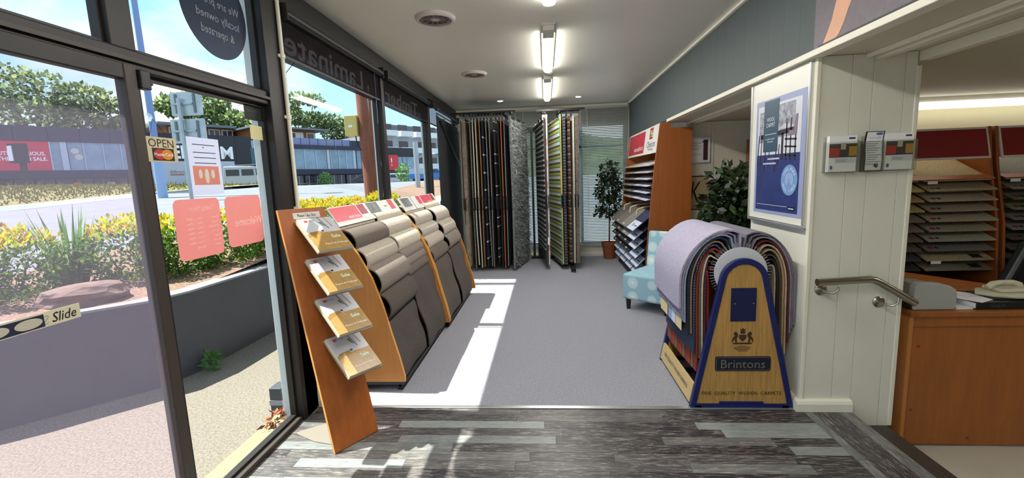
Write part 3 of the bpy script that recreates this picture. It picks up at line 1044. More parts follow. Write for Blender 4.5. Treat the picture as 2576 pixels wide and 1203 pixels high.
def aframe(inset):
    """outline of the A-shaped end panel, offset inwards"""
    out = [(bx1 - inset * 1.15, inset * 0.9), ]
    n = 16
    a0 = math.radians(12)
    for k in range(n + 1):
        a = a0 + (math.pi - 2 * a0) * k / n
        out.append((bc + (br - inset) * math.cos(a), bz + (br - inset) * math.sin(a)))
    out.append((bx0 + inset * 1.15, inset * 0.9))
    return out


ds = thing('carpet_drum_stand', 'A-shaped oak and navy display stand lettered Brintons, draped with woven carpets', 'display stand', (1.195, 3.1, 0.0))
for yA, yB, fr in ((2.725, 2.757, True), (3.47, 3.50, False)):
    ep = MB()
    o1, o2 = aframe(0), aframe(0.036)
    n = len(o1)
    vs = [(x, yA, z) for x, z in o1] + [(x, yA, z) for x, z in o2] + [(x, yB, z) for x, z in o1] + [(x, yB, z) for x, z in o2]
    fs = []
    for i in range(n):
        j = (i + 1) % n
        fs += [(i, j, n + j, n + i), (2 * n + i, 3 * n + i, 3 * n + j, 2 * n + j), (i, 2 * n + i, 2 * n + j, j), (n + i, n + j, 3 * n + j, 3 * n + i)]
    ep._add(vs, fs)
    ep.build('end_frame', M_blue, ds, bevel=0.004)
    pn = MB().prism(aframe(0.034), (0, yA + 0.008, 0), X3, Z3, (0, 0.014, 0)).build('end_panel', M_oak, ds)
    if fr:
        A, B = X3, Z3
        yp = yA + 0.0075
        P0 = lambda x, z, q=0.0: (x, yp - q, z)
        flat('blank_plate', mat('navy_plate', '141C4A', 0.3), pn, P0(0, 0), A, B, rect(1.112, 1.262, 0.572, 0.782), 0.004)
        for sx in (1.135, 1.245):
            MB().lathe([(0.004, 0), (0.003, 0.003), (0, 0.0035)], (sx, yp - 0.004, 0.685), NY, n=10).build('screw', M_alu, pn)
        # crest of two supporters, shield and crown, with lines of small print
        cm = mat('crest_print', '3A2C1C', 0.6)
        cr_ = MB()
        def cpl(pts): cr_.prism(pts, P0(1.19, 0.47, 0.001), A, B, (0, 0.0015, 0))
        cpl([(-0.022, 0.015), (0.022, 0.015), (0.022, -0.008), (0, -0.03), (-0.022, -0.008)])
        cpl(ellipse(0, 0.030, 0.016, 0.010, 14)); cpl([(-0.014, 0.040), (0.014, 0.040), (0.018, 0.055), (0.008, 0.047), (0, 0.06), (-0.008, 0.047), (-0.018, 0.055)])
        for sg in (-1, 1):
            cpl([(sg * a, b) for a, b in [(0.028, 0.02), (0.040, 0.036), (0.052, 0.030), (0.056, 0.016), (0.046, 0.010), (0.060, -0.006), (0.066, -0.030), (0.058, -0.030), (0.050, -0.012), (0.042, -0.034), (0.032, -0.034), (0.036, -0.008), (0.028, 0.004)]])
        cpl([(-0.062, -0.036), (0.062, -0.036), (0.05, -0.046), (-0.05, -0.046)])
        for k, wd_ in enumerate((0.030, 0.048, 0.048, 0.040, 0.028)):
            cpl(rect(-wd_, wd_, -0.060 - k * 0.008, -0.0575 - k * 0.008))
        cr_.build('crest_print', cm, pn)
        pl = flat('name_plate', mat('dark_navy_plate', '1B2236', 0.25), pn, P0(0, 0), A, B, rrect(1.028, 1.362, 0.25, 0.345, 0.014), 0.004)
        flat('plate_border', mat('brass_line', '7A6A44', 0.4), pl, P0(0, 0, 0.0041), A, B, rrect(1.034, 1.356, 0.255, 0.340, 0.012) + rrect(1.0365, 1.3535, 0.2575, 0.3375, 0.010)[::-1], 0.0004)
        flat('plate_face', mat('dark_navy_plate', '1B2236', 0.25), pl, P0(0, 0, 0.0046), A, B, rrect(1.0365, 1.3535, 0.2575, 0.3375, 0.010), 0.0004)
        text('lettering', 'Brintons', mat('bronze_print', '6F6A58', 0.4), pl, P0(1.195, 0.297, 0.0056), A, B, h=0.056, w=0.265)
        text('lettering', 'FINE  QUALITY  WOVEN  CARPETS', mat('dark_ink', '2A2118', 0.5), pn, P0(1.192, 0.10, 0.0015), A, B, h=0.027, w=0.482)
        MB().box(1.06, 1.33, yA + 0.001, yA + 0.012, 0.032, 0.047).build('foot_tab', M_blue, ds, bevel=0.003)
    for fx in (0.93, 1.46):
        MB().box(fx - 0.02, fx + 0.02, yA, yB, -0.0, 0.02).build('foot', M_black, ds)
# side boards low between the ends
bl = Vector((0.17, 0, 0.82)).normalized()
sb = MB().prism(rect(2.757, 3.47, 0.03, 0.155), (0.874, 0, 0), Y3, bl, Vector((1, 0, -0.2)) * 0.016).build('side_board', mat('pale_oak_veneer', 'CDB27C', 0.45, var=0.12, vscale=7, stretch=(3, 3, 14)), ds)
text('lettering', 'FINE QUALITY WOVEN CARPETS', mat('dark_ink', '2A2118', 0.5), sb, Vector((0.873, 3.11, 0)) + bl * 0.095, NY, bl, h=0.03, w=0.55)
MB().box(0.92, 1.47, 3.20, 3.24, 0.02, 0.045).build('cross_brace', M_blue, ds)
br2 = Vector((-0.17, 0, 0.82)).normalized()
MB().prism(rect(2.757, 3.47, 0.03, 0.155), (1.50, 0, 0), Y3, br2, Vector((1, 0, 0.2)) * 0.014).build('side_board', M_oak, ds)
dc = (1.185, 0.868)
MB().lathe([(0.150, 0.0), (0.158, 0.003), (0.158, 0.012), (0.0, 0.016)][::-1], (dc[0], 2.790, dc[1]), NY, n=48).build('end_disc', mat('white_disc', 'C9CCD2', 0.35), ds, smooth=True)
MB().lathe([(0.146, 0.0), (0.146, 0.68)], (dc[0], 2.792, dc[1]), Y3, n=40).build('drum', M_blackm, ds, smooth=True)
pins = MB()
for k in range(60):
    a = math.tau * k / 60
    c, s = math.cos(a), math.sin(a)
    pins.obox((dc[0] + c * 0.170, 2.795, dc[1] + s * 0.170), (c * 0.013, 0, s * 0.013), (-s * 0.002, 0, c * 0.002), (0, 0.006, 0))
pins.build('pin_ring', M_alu, ds)


def drape(nm, col, label, ang, xh, zb, side, t=0.009, yA=2.800, yB=3.455, top=0.0, mtl=None):
    """one carpet pinned on the drum at ang, falling over to x = xh and hanging to z = zb"""
    a = math.radians(ang)
    p0 = Vector((dc[0] + side * 0.150 * math.cos(a), dc[1] + 0.150 * math.sin(a)))
    p1 = Vector((dc[0] + side * (0.19 + top) * math.cos(a), dc[1] + (0.19 + top) * math.sin(a)))
    zt = dc[1] + (0.10 + top) * math.sin(a) * 0.55 - 0.03
    c1 = p1 + Vector((side * 0.40 * abs(xh - p1.x), 0.055 * math.sin(a) + top * 0.3))
    p3 = Vector((xh, zt - 0.12))
    c2 = Vector((xh, zt + 0.06 + top * 0.4))
    path = [p0, p1]
    for k in range(1, 13):
        u = k / 12
        path.append(p1 * (1 - u) ** 3 + c1 * 3 * u * (1 - u) ** 2 + c2 * 3 * u * u * (1 - u) + p3 * u ** 3)
    path += [Vector((xh, zt - 0.12 + (zb - zt + 0.12) * k / 4)) for k in range(1, 5)]
    pts = path if side > 0 else path[::-1]
    pts = [(p.x, p.y) for p in pts]
    o = MB().sheet(pts, t, Y3, yB - yA, (0, yA, 0), nw=4, wob=lambda u, v, j: (0.004 * math.sin(j * 5 + v * 6), 0, -0.006 * math.sin(j * 3.1) if v < zb + 0.05 else 0)).build('woven_carpet', mtl or mat('woven_' + nm, col, 0.95, var=0.15, vscale=60, bump=0.4, bscale=160), None, smooth=True)
    return tag(o, label, 'carpet sample', 'woven carpets on the drum stand')


M_dots = mat('woven_navy_dots', '1B2740', 0.95)


def dot_mat(name, base, dot, scale):
    if name in MATS: return MATS[name]
    m = bpy.data.materials.new(name)
    m.use_nodes = True
    n, l = m.node_tree.nodes, m.node_tree.links
    p = n['Principled BSDF']
    p.inputs['Roughness'].default_value = 0.9
    t = n.new('ShaderNodeTexCoord')
    v = n.new('ShaderNodeTexVoronoi')
    v.inputs['Scale'].default_value = scale
    v.inputs['Randomness'].default_value = 0.0
    l.new(t.outputs['Object'], v.inputs['Vector'])
    r = n.new('ShaderNodeValToRGB')
    r.color_ramp.interpolation = 'CONSTANT'
    r.color_ramp.elements[0].color = (*lin(dot), 1)
    r.color_ramp.elements[1].position = 0.28
    r.color_ramp.elements[1].color = (*lin(base), 1)
    l.new(v.outputs['Distance'], r.inputs[0])
    l.new(r.outputs[0], p.inputs['Base Color'])
    MATS[name] = m
    return m


M_navydot = dot_mat('navy_dotted_weave', '1E2A40', '5B6C86', 55)
M_reddot = dot_mat('red_dotted_weave', '7C1420', 'B9A08A', 45)
M_tartan = stripes('tartan_weave', [(3, '8E2A22'), (2, '3E4A34'), (2, 'A8562E'), (1, '2B2F2A'), (3, '9A3A24')], 'Y', 0.17)
LSET = [('lilac', 'A5A0B4', 'topmost lilac wool carpet draped over the left of the drum stand', 88, 0.838, 0.635, 0.050, 0.013, None),
        ('dull_mauve', '8A8499', 'dull mauve carpet directly under the topmost lilac one', 80, 0.852, 0.58, 0.040, 0.010, None),  # second layer, a duller and darker lilac
        ('pale_blue_grey', '8E9AB2', 'blue grey carpet under the mauve one at left of drum stand', 74, 0.866, 0.545, 0.034, 0.010, None),
        ('deep_navy', '1D2536', 'plain dark navy carpet with rolled hem on the drum stand', 66, 0.888, 0.46, 0.026, 0.012, None),
        ('tan_edge', '8F7A5C', 'thin tan carpet beside the dark navy carpet on the drum stand', 58, 0.904, 0.47, 0.020, 0.008, None),
        ('navy_dots', '1E2A40', 'navy carpet with pale pin dots at left of drum stand', 50, 0.925, 0.335, 0.014, 0.011, 'dot'),
        ('brown_weave', '6B5A48', 'brown woven carpet just inside the tartan one', 38, 0.956, 0.30, 0.008, 0.009, None),
        ('cream_weave', 'C9BDA2', 'cream carpet hanging between brown and plum ones at left', 30, 0.972, 0.29, 0.0, 0.009, None),
        ('plum', '4B2C3A', 'plum coloured carpet next to the red dotted one at left', 20, 0.988, 0.28, 0.0, 0.009, None),
        ('tartan', '8E2A22', 'red and green tartan carpet hanging lowest at left', 45, 0.940, 0.215, 0.0, 0.010, 'tartan'),
        ('red_dots', '7C1420', 'deep red dotted carpet closest to the drum at left', 6, 1.008, 0.30, 0.0, 0.010, 'red')]
for nm, c, lb, an, xh, zb, tp, t, sp in LSET:
    o = drape(nm, c, lb, an, xh, zb, -1, t, top=tp, mtl={'dot': M_navydot, 'tartan': M_tartan, 'red': M_reddot}.get(sp))
    if nm == 'pale_blue_grey':
        for y0, y1, m_ in ((2.85, 2.97, mat('cream_card', 'DCC99A', 0.6)), (2.985, 3.07, mat('pale_card', 'C9D2E6', 0.6)), (3.08, 3.15, mat('blue_card', '8FA6CC', 0.6)), (3.18, 3.36, mat('cream_card', 'DCC99A', 0.6))):
            MB().box(0.852, 0.8555, y0, y1, 0.475, 0.56).build('label_card', m_, o)
RSET = [('grey_lilac', '77727F', 'outermost grey lilac carpet against the pillar side of the drum stand', 80, 1.520, 0.52, 0.040, 0.009),
        ('grey_purple', '6C6673', 'second grey purple carpet on the pillar side of the drum stand', 72, 1.508, 0.50, 0.034, 0.009),
        ('ash_grey', '7E7A82', 'third ash grey carpet on the pillar side of the drum stand', 64, 1.496, 0.47, 0.028, 0.009),
        ('dark_red', '5A1F1E', 'dark red carpet on the pillar side of the drum stand', 56, 1.483, 0.40, 0.020, 0.009),
        ('blush_beige', 'B79E86', 'blush beige carpet on the pillar side of the drum stand', 47, 1.468, 0.33, 0.014, 0.009),
        ('sand', 'A38B66', 'sand coloured carpet on the pillar side of the drum stand', 38, 1.452, 0.29, 0.008, 0.009),
        ('umber', '4A3A2C', 'umber brown carpet on the pillar side of the drum stand', 29, 1.434, 0.31, 0.0, 0.009),
        ('ink', '201E22', 'ink black carpet on the pillar side of the drum stand', 20, 1.417, 0.33, 0.0, 0.009),
        ('putty', 'A79A82', 'putty coloured carpet closest to the drum on the pillar side', 9, 1.400, 0.35, 0.0, 0.009)]
for nm, c, lb, an, xh, zb, tp, t in RSET:
    drape(nm, c, lb, an, xh, zb, 1, t, top=tp)

# ================================================================== SLIPPER CHAIR
M_circ = bpy.data.materials.new('blue_circle_fabric')
M_circ.use_nodes = True
_n, _l = M_circ.node_tree.nodes, M_circ.node_tree.links
_p = _n['Principled BSDF']
_p.inputs['Roughness'].default_value = 0.9
_t = _n.new('ShaderNodeTexCoord')
_v = _n.new('ShaderNodeTexVoronoi')
_v.inputs['Scale'].default_value = 6.3
_v.inputs['Randomness'].default_value = 0.0
_l.new(_t.outputs['Object'], _v.inputs['Vector'])
_r = _n.new('ShaderNodeValToRGB')
_r.color_ramp.elements[0].color = (*lin('E4E6DA'), 1)
_r.color_ramp.elements[0].position = 0.16
_r.color_ramp.elements[1].position = 0.50
_r.color_ramp.elements[1].color = (*lin('8FB6C4'), 1)
for q, c in ((0.20, 'C3D8DA'), (0.40, 'B5D0D6'), (0.45, '92B9C6')):
    _r.color_ramp.elements.new(q).color = (*lin(c), 1)
_l.new(_v.outputs['Distance'], _r.inputs[0])
_l.new(_r.outputs[0], _p.inputs['Base Color'])
cd_, cw = Vector((0.643, 0.766, 0)).normalized(), Vector((0.766, -0.643, 0)).normalized()
C0 = Vector((0.815, 4.88, 0))
ch = thing('slipper_chair', 'armless pale blue chair with cream circle pattern behind the drum stand', 'chair', tuple(C0 + cd_ * 0.3 + cw * 0.27))
cz = Vector(Z3)
MB().obox(C0 + cd_ * 0.30 + cw * 0.27 + cz * 0.265, cd_ * 0.30, cw * 0.27, cz * 0.145).build('seat', M_circ, ch, bevel=0.03, seg=3)
lean = (cz * 1.0 + cd_ * 0.16).normalized()
MB().obox(C0 + cd_ * 0.60 + cw * 0.27 + cz * 0.40 + lean * 0.20, lean.cross(cw).normalized() * 0.06, cw * 0.27, lean * 0.215).build('backrest', M_circ, ch, bevel=0.025, seg=3)
for a, b in ((0.05, 0.05), (0.05, 0.49), (0.57, 0.05), (0.57, 0.49)):
    c = C0 + cd_ * a + cw * b
    MB()._add([c + Vector((sx * r, sy * r, z)) for z, r in ((0.004, 0.018), (0.125, 0.026)) for sx, sy in ((-1, -1), (1, -1), (1, 1), (-1, 1))], [(3, 2, 1, 0), (4, 5, 6, 7), (0, 1, 5, 4), (1, 2, 6, 5), (2, 3, 7, 6), (3, 0, 4, 7)]).build('leg', mat('espresso_wood', '1E1512', 0.4), ch)

# ================================================================== VENETIAN BLINDS ON THE BACK WALL
M_slat = film('blind_slat', 'B9BCB8', 0.06, 0.4)


def venetian(x0, x1, label):
    t = thing('venetian_blind', label, 'blind', ((x0 + x1) / 2, 8.19, 0.19), 'venetian blinds on the back wall')
    MB().box(x0, x1, 8.165, 8.215, 2.655, 2.695).build('headrail', mat('blind_rail', 'A9ABA6', 0.4), t)
    sl = MB()
    c, s = math.cos(math.radians(62)), math.sin(math.radians(62))
    sl.obox((0, 0, 0), ((x1 - x0) / 2 - 0.004, 0, 0), (0, 0.0125 * c, -0.0125 * s), (0, 0.0004 * s, 0.0004 * c))
    me = sl.mesh('slat', M_slat)
    z = 2.64
    w = WLOC[t.name]
    while z > 0.235:
        o = bpy.data.objects.new('slat', me)
        COL.objects.link(o)
        o.parent = t
        o.location = Vector(((x0 + x1) / 2, 8.19, z)) - w
        z -= 0.0285
    MB().box(x0, x1, 8.178, 8.203, 0.198, 0.214).build('bottom_rail', mat('blind_rail', 'A9ABA6', 0.4), t)
    cb = MB()
    for fx in (0.12, 0.5, 0.88):
        x = x0 + (x1 - x0) * fx
        cb.tube([(x, 8.172, 2.66), (x, 8.172, 0.20)], 0.0015, 5)
    cb.build('ladder_cords', mat('cord_white', 'D8D8D0', 0.6), t)
    MB().tube([(x0 + 0.12, 8.155, 2.65), (x0 + 0.13, 8.15, 0.75)], 0.004, 6).build('tilt_wand', mat('clear_wand', 'DADCD8', 0.2), t)


venetian(-1.50, -0.52, 'closed venetian blind behind the left set of rugs')
venetian(-0.50, 0.62, 'closed venetian blind seen in the gap between the two rug sets')
venetian(0.64, 1.47, 'closed venetian blind between the right rugs and the indoor tree')

# ================================================================== HANGING RUGS
rk = thing('rug_rack', 'black steel swing arm rug rack under the ceiling', 'rug rack', (-0.2, 7.6, 0.0))
MB().box(-0.255, -0.215, 8.08, 8.12, 0.004, 2.36).build('post', M_blackm, rk)
MB().box(-0.165, -0.125, 8.08, 8.12, 0.004, 2.36).build('post', M_blackm, rk)
MB().box(-0.34, -0.06, 8.06, 8.14, 2.28, 2.37).build('crosshead', M_blackm, rk, bevel=0.004)
MB().box(-0.30, 0.38, 8.04, 8.12, 0.004, 0.05).build('base_bar', M_blackm, rk)
MB().box(0.36, 0.43, 6.76, 8.12, 0.03, 0.075).build('foot_bar', M_blackm, rk, bevel=0.005)
MB().lathe([(0.03, 0.0), (0.03, 0.012), (0.01, 0.014), (0.01, 0.03)], (0.395, 6.80, 0.004), n=14).build('levelling_foot', M_alu, rk)
MB().tube([(-0.19, 8.09, 2.33), (0.015, 6.98, 2.46)], 0.014, 8).build('brace', M_blackm, rk)
MB().box(-1.45, -0.45, 7.02, 7.06, 2.50, 2.53).build('top_rail', M_blackm, rk)
MB().box(-0.12, 0.62, 7.02, 7.06, 2.49, 2.52).build('top_rail', M_blackm, rk)
MB().box(-0.66, -0.62, 7.04, 8.10, 2.50, 2.53).box(0.2, 0.24, 7.04, 8.10, 2.49, 2.52).build('side_rail', M_blackm, rk)


def rug(nm, label, m, xf, xb, yf=7.0, yb=8.06, t=0.014, zt=2.40, zb=0.09, seed=0, handle=True, edge=None, wav=0.012):
    """rug hanging from its own arm; the leading edge is at (xf, yf), the wall edge at (xb, yb)"""
    F, B_ = Vector((xf, yf, 0)), Vector((xb, yb, 0))
    d = (B_ - F)
    ln = d.length
    d.normalize()
    nr = Vector((-d.y, d.x, 0))
    r = thing('rug', label, 'rug', tuple((F + B_) / 2 + Vector((0, 0, zb))), 'rugs hanging from the swing arm rack')
    g = MB()
    na, nz = 8, 14
    rr = random.Random(seed)
    ph = [rr.uniform(0, 6) for _ in range(4)]
    vs = []
    for side in (0, 1):
        for i in range(na + 1):
            for j in range(nz + 1):
                a, z = ln * i / na, zb + (zt - zb) * j / nz
                k = (zt - z) / (zt - zb)
                off = wav * k * (math.sin(a * 5 + ph[0] + z) + 0.6 * math.sin(z * 3 + ph[1]))
                zz = z - (0.015 * math.sin(a * 4 + ph[2]) if j == 0 else 0)
                if j == nz: zz -= 0.012 * abs(math.sin(a * 9))
                p = F + d * (a + 0.012 * k * math.sin(z * 4 + ph[3])) + nr * (off + (t if side else 0))
                vs.append((p.x, p.y, zz))
    M_ = (na + 1) * (nz + 1)
    idx = lambda s, i, j: s * M_ + i * (nz + 1) + j
    fs, mi = [], []
    for s in (0, 1):
        for i in range(na):
            for j in range(nz):
                fs.append((idx(s, i, j), idx(s, i + 1, j), idx(s, i + 1, j + 1), idx(s, i, j + 1)))
    ed = []
    for j in range(nz):
        ed += [(idx(0, 0, j), idx(0, 0, j + 1), idx(1, 0, j + 1), idx(1, 0, j)), (idx(0, na, j), idx(0, na, j + 1), idx(1, na, j + 1), idx(1, na, j))]
    for i in range(na):
        ed += [(idx(0, i, 0), idx(0, i + 1, 0), idx(1, i + 1, 0), idx(1, i, 0)), (idx(0, i, nz), idx(0, i + 1, nz), idx(1, i + 1, nz), idx(1, i, nz))]
    g._add(vs, fs, 0)
    b = len(g.f)
    g.f += ed
    g.m += [1 if edge else 0] * len(ed)
    pile = g.build('pile', [m, edge] if edge else m, r, smooth=True)
    MB().tube([F + d * 0.02 + nr * t / 2 + Vector((0, 0, zt + 0.035)), B_ + nr * t / 2 + Vector((0, 0, zt + 0.035))], 0.009, 6).build('arm', M_blackm, r)
    MB().lathe([(0.028, 0), (0.030, 0.01), (0.028, 0.03), (0.012, 0.035)], (F.x + d.x * 0.05, F.y + d.y * 0.05, zt + 0.075), n=14).build('carrier', M_black, r, smooth=True)
    for q in (0.02, 0.34, 0.66, 0.96):
        c = F + d * ln * q + nr * t / 2
        MB().obox((c.x, c.y, zt + 0.012), d * 0.006, nr * (t / 2 + 0.004), (0, 0, 0.026)).build('clip', M_alu, r)
    if handle:
        p = F - d * 0.006 + nr * (t / 2)
        MB().tube([p + Vector((0, 0, 1.20)), p - d * 0.035 + Vector((0, 0, 1.19)), p - d * 0.035 + Vector((0, 0, 1.02)), p + Vector((0, 0, 1.01))], 0.008, 6).build('pull_handle', M_black, r)
    return r, pile, F, d, nr, ln


M_rugk = mat('rug_black', '17171A', 0.95, var=0.2, vscale=50)
M_rugbeige = mat('rug_beige_leaf', '8C7F6E', 0.95, var=0.45, vscale=6, bump=0.4, bscale=60)
M_rugdk = mat('rug_dark_olive', '3A3526', 0.95, var=0.3, vscale=40)
M_edgew = mat('rug_ivory_edge', 'C9C0AE', 0.9, var=0.15, vscale=60)
M_edgeo = mat('rug_orange_edge', 'C2582C', 0.9)
M_edgeb = mat('rug_tan_edge', 'A8703E', 0.9)
M_edgeg = mat('rug_grey_edge', '7D7B76', 0.9, var=0.3, vscale=80)
M_maroon2 = mat('rug_maroon', '3B1418', 0.95)
M_navyw = stripes('rug_navy_white_dashes', [(2.2, '1A2036'), (0.5, 'C9C4B8'), (5, '1A2036'), (0.5, 'C9C4B8'), (3, '1A2036')], 'Z', 0.55)
M_hex = stripes('rug_black_cream_dashes', [(4, '1B1A1C'), (0.6, 'B9AF9C'), (4, '1B1A1C'), (0.6, 'B9AF9C'), (7, '1B1A1C')], 'Z', 0.50)
M_rope = stripes('rug_rope_edge', [(1, 'A79D8E'), (1, '3A352F')], 'Z', 0.035)
M_ribbed = stripes('rug_grey_ribs', [(1, '55585E'), (1, '24262A')], 'Z', 0.045)
M_brnpat = stripes('rug_brown_pattern', [(2, '4A3424'), (1, '8A7A66'), (2, '2E221C'), (1, '6E3A26')], 'Z', 0.12)
# the panel along the window first
rug('wall', 'large plain black rug hanging flat along the street window', mat('rug_charcoal_back', '1E1D20', 0.9, var=0.1, vscale=60), -1.545, -1.555, 6.50, 8.05, seed=3, handle=True, edge=mat('rug_teal_edge', '1F4A52', 0.9), wav=0.003, zt=2.43, zb=0.25, t=0.012)
MB().tube([(-1.528, 6.62, 2.36), (-1.528, 7.95, 1.75)], 0.012, 6).build('arm_stay', M_black, bpy.data.objects['rug'])
left = [(-1.291, 'maroon rug first from the window in the left set', M_maroon2, None, 0.012), (-1.241, 'beige leaf patterned rug hanging second from the window in the left set', M_rugbeige, None, 0.055),
        (-1.149, 'dark rug with speckled rope edge in the left set', M_rugdk, M_rope, 0.016), (-1.106, 'dark rug with ivory edge beside the olive one', M_rugk, M_edgew, 0.018), (-1.063, 'olive brown rug with ivory binding in the left set', mat('rug_olive', '57482A', 0.95, var=0.2, vscale=40), M_edgew, 0.016),
        (-1.007, 'dark brown rug with tan edge in the left set', M_rugdk, M_edgeb, 0.013), (-0.958, 'navy rug with white edge dashes in the left set', M_navyw, None, 0.016),
        (-0.903, 'charcoal rug with grey speckled edge in the left set', M_rugk, M_edgeg, 0.014), (-0.853, 'black rug with grey beige binding left of the hexagon rug', M_rugk, mat('rug_greige_edge', '8A8073', 0.9), 0.013),
        (-0.779, 'black rug with cream hexagon outlines in the left set', M_hex, None, 0.018), (-0.718, 'plain black rug between hexagon and orange edged rugs', M_rugk, None, 0.016),
        (-0.669, 'black rug with bright orange edge in the left set', M_rugk, M_edgeo, 0.013), (-0.619, 'dark rug with pale grey edge next to the shaggy one', M_rugk, M_edgeg, 0.014)]
for i, (p, lb, m, ed, t) in enumerate(left):
    rug('l%d' % i, lb, m, p, p + 0.11, 7.0 + 0.004 * i, t=t, seed=20 + i, edge=ed, zb=0.10 - 0.02 * (i % 3), wav=0.008)
# shaggy grey rug with its face to the room
M_shag = mat('rug_grey_shag', '6F7373', 1.0, var=0.75, vscale=55, bump=1.0, bscale=90)
r, pile, F, d, nr, ln = rug('shag', 'shaggy grey rug facing the room at the end of the left set', M_shag, -0.515, -0.315, 6.98, 8.02, t=0.03, seed=50, zb=0.03, wav=0.01)
tf = MB()
rr = np.random.default_rng(3)
n = 5200
a, z = rr.random(n) * ln, 0.05 + rr.random(n) * 2.33
base = np.array(F)[None] + a[:, None] * np.array(d)[None] + np.array([0, 0, 1.0])[None] * z[:, None] - np.array(nr)[None] * 0.008
dirs = -np.array(nr)[None] * (0.5 + 0.5 * rr.random((n, 1))) + rr.normal(size=(n, 3)) * 0.5 + np.array([0, 0, -0.6])
dirs /= np.linalg.norm(dirs, axis=1, keepdims=True)
sd_ = np.cross(dirs, rr.normal(size=(n, 3)))
sd_ /= np.linalg.norm(sd_, axis=1, keepdims=True)
lnn = 0.035 + 0.03 * rr.random((n, 1))
P = np.stack([base - sd_ * 0.003, base + sd_ * 0.003, base + dirs * lnn + sd_ * 0.0008, base + dirs * lnn - sd_ * 0.0008], 1)
o = quads('shag_tufts', P, [M_shag, mat('rug_pale_shag', 'A0A5A2', 1.0), mat('rug_dark_shag', '3B3D3E', 1.0)], rr.integers(0, 3, n), r)
tag(o, kind='stuff')
c = F + d * 0.14 - nr * 0.028
MB().obox((c.x, c.y, 1.58), d * 0.025, nr * 0.002, (0, 0, 0.04)).build('price_tag', mat('beige_tag', 'B7A99A', 0.6), r)
M_bw = stripes('rug_black_white_stripes', [(1.7, '151516'), (1, '9C9C98')], 'Z', 0.078)
M_teal = stripes('rug_teal_yellow_stripes', [(1.1, '17303C'), (1.7, 'B9BFB2'), (0.8, '1E7A78'), (1.5, 'A89A1C')], 'Z', 0.132)
right = [('black and white striped rug first in the right set', M_bw, -0.013, -0.15, None, 0.014), ('plain dark grey rug beside the black and white striped one', mat('rug_dark_grey', '3B3838', 0.95), 0.023, 0.03 - 0.12, None, 0.03),
         ('pale pink and white rug in the right set', stripes('rug_pink', [(2, 'CBB9B4'), (1, 'B98E8C')], 'Z', 0.33), 0.059, 0.07 - 0.12, None, 0.022),
         ('teal yellow and white striped rug in the right set', M_teal, 0.239, 0.07, mat('rug_teal_bind', '2A8A8C', 0.9), 0.012),
         ('mustard yellow rug behind the teal striped one', mat('rug_mustard', '5C4C1E', 0.95, var=0.2, vscale=40), 0.269, 0.12, mat('rug_yellow_edge', 'C2A24A', 0.9), 0.022),
         ('ribbed grey rug in the right set', M_ribbed, 0.335, 0.19, None, 0.04), ('brown rug with knotted pattern in the right set', M_brnpat, 0.408, 0.27, None, 0.036),
         ('off white rug with thin profile in the right set', mat('rug_offwhite', 'B9B6A6', 0.95, var=0.1, vscale=40), 0.468, 0.34, None, 0.022),
         ('fluffy brown grey rug last in the right set', mat('rug_fluffy_brown', '6A6058', 1.0, var=0.6, vscale=60, bump=1.0, bscale=70), 0.534, 0.42, None, 0.055)]
for i, (lb, m, p, xb, ed, t) in enumerate(right):
    big = i in (0, 3)
    r, pile, F, d, nr, ln = rug('r%d' % i, lb, m, p - (0.014 if not big else 0), xb, 7.0 + 0.003 * i, 7.95 if big else 8.0, t=t, seed=80 + i, edge=ed, zb=0.10 + (0.18 if i == 0 else 0), zt=2.40 - (0.0 if not big else 0.02), wav=0.006)
    if i == 1:
        c = F + d * 0.0 - nr * 0.003
        MB().obox((F.x + 0.014, F.y - 0.012, 0.48), (0.012, 0, 0), (0, 0.001, 0), (0, 0, 0.06)).build('price_tag', M_paper, r)

# ================================================================== NATURAL CHOICES SAMPLE DISPLAY
M_orange_dk = mat('beech_laminate_deep', '985424', 0.42, var=0.14, vscale=4, stretch=(8, 8, 0.5))
cu_ = thing('sample_display', 'tall wooden carpet sample display with red natural choices header', 'display unit', (1.5, 6.6, 0.004))
pan = [(1.215, 0.004), (1.79, 0.004), (1.79, 2.03), (1.53, 2.03), (1.53, 2.095), (1.405, 2.095), (1.335, 1.52), (1.265, 0.73)]
for y0, y1 in ((5.65, 5.68), (7.62, 7.65)):
    MB().prism(pan, (0, y0, 0), X3, Z3, (0, y1 - y0, 0)).build('side_panel', M_orange_dk, cu_, bevel=0.002)
MB().box(1.74, 1.78, 5.68, 7.62, 0.01, 2.02).build('back_panel', M_orange_dk, cu_)
MB().box(1.30, 1.74, 5.68, 7.62, 0.01, 0.08).build('plinth', M_black, cu_)
A, B = NY, (Vector((0.045, 0, 0.36))).normalized()
hO = Vector((1.372, 7.62, 1.745))
nrmH = Vector(A).cross(B)
hd = MB().prism(rect(0, 1.94, 0, 0.355), hO - nrmH * 0.012, A, B, nrmH * 0.012).build('header', mat('header_white', 'DEDDD6', 0.4), cu_)
hp = lambda a, b, q=0.0005: hO + Vector(A) * a + B * b + nrmH * q
flat('red_panel', M_red, hd, hp(0, 0), A, B, rect(0.04, 1.16, 0.03, 0.33))
text('lettering', 'natural', M_print_w, hd, hp(0.66, 0.105, 0.0017), A, B, h=0.07, w=0.36, bold=0.01)
text('lettering', 'choices', M_print_w, hd, hp(0.97, 0.11, 0.0017), A, B, h=0.075, w=0.26, italic=0.15)
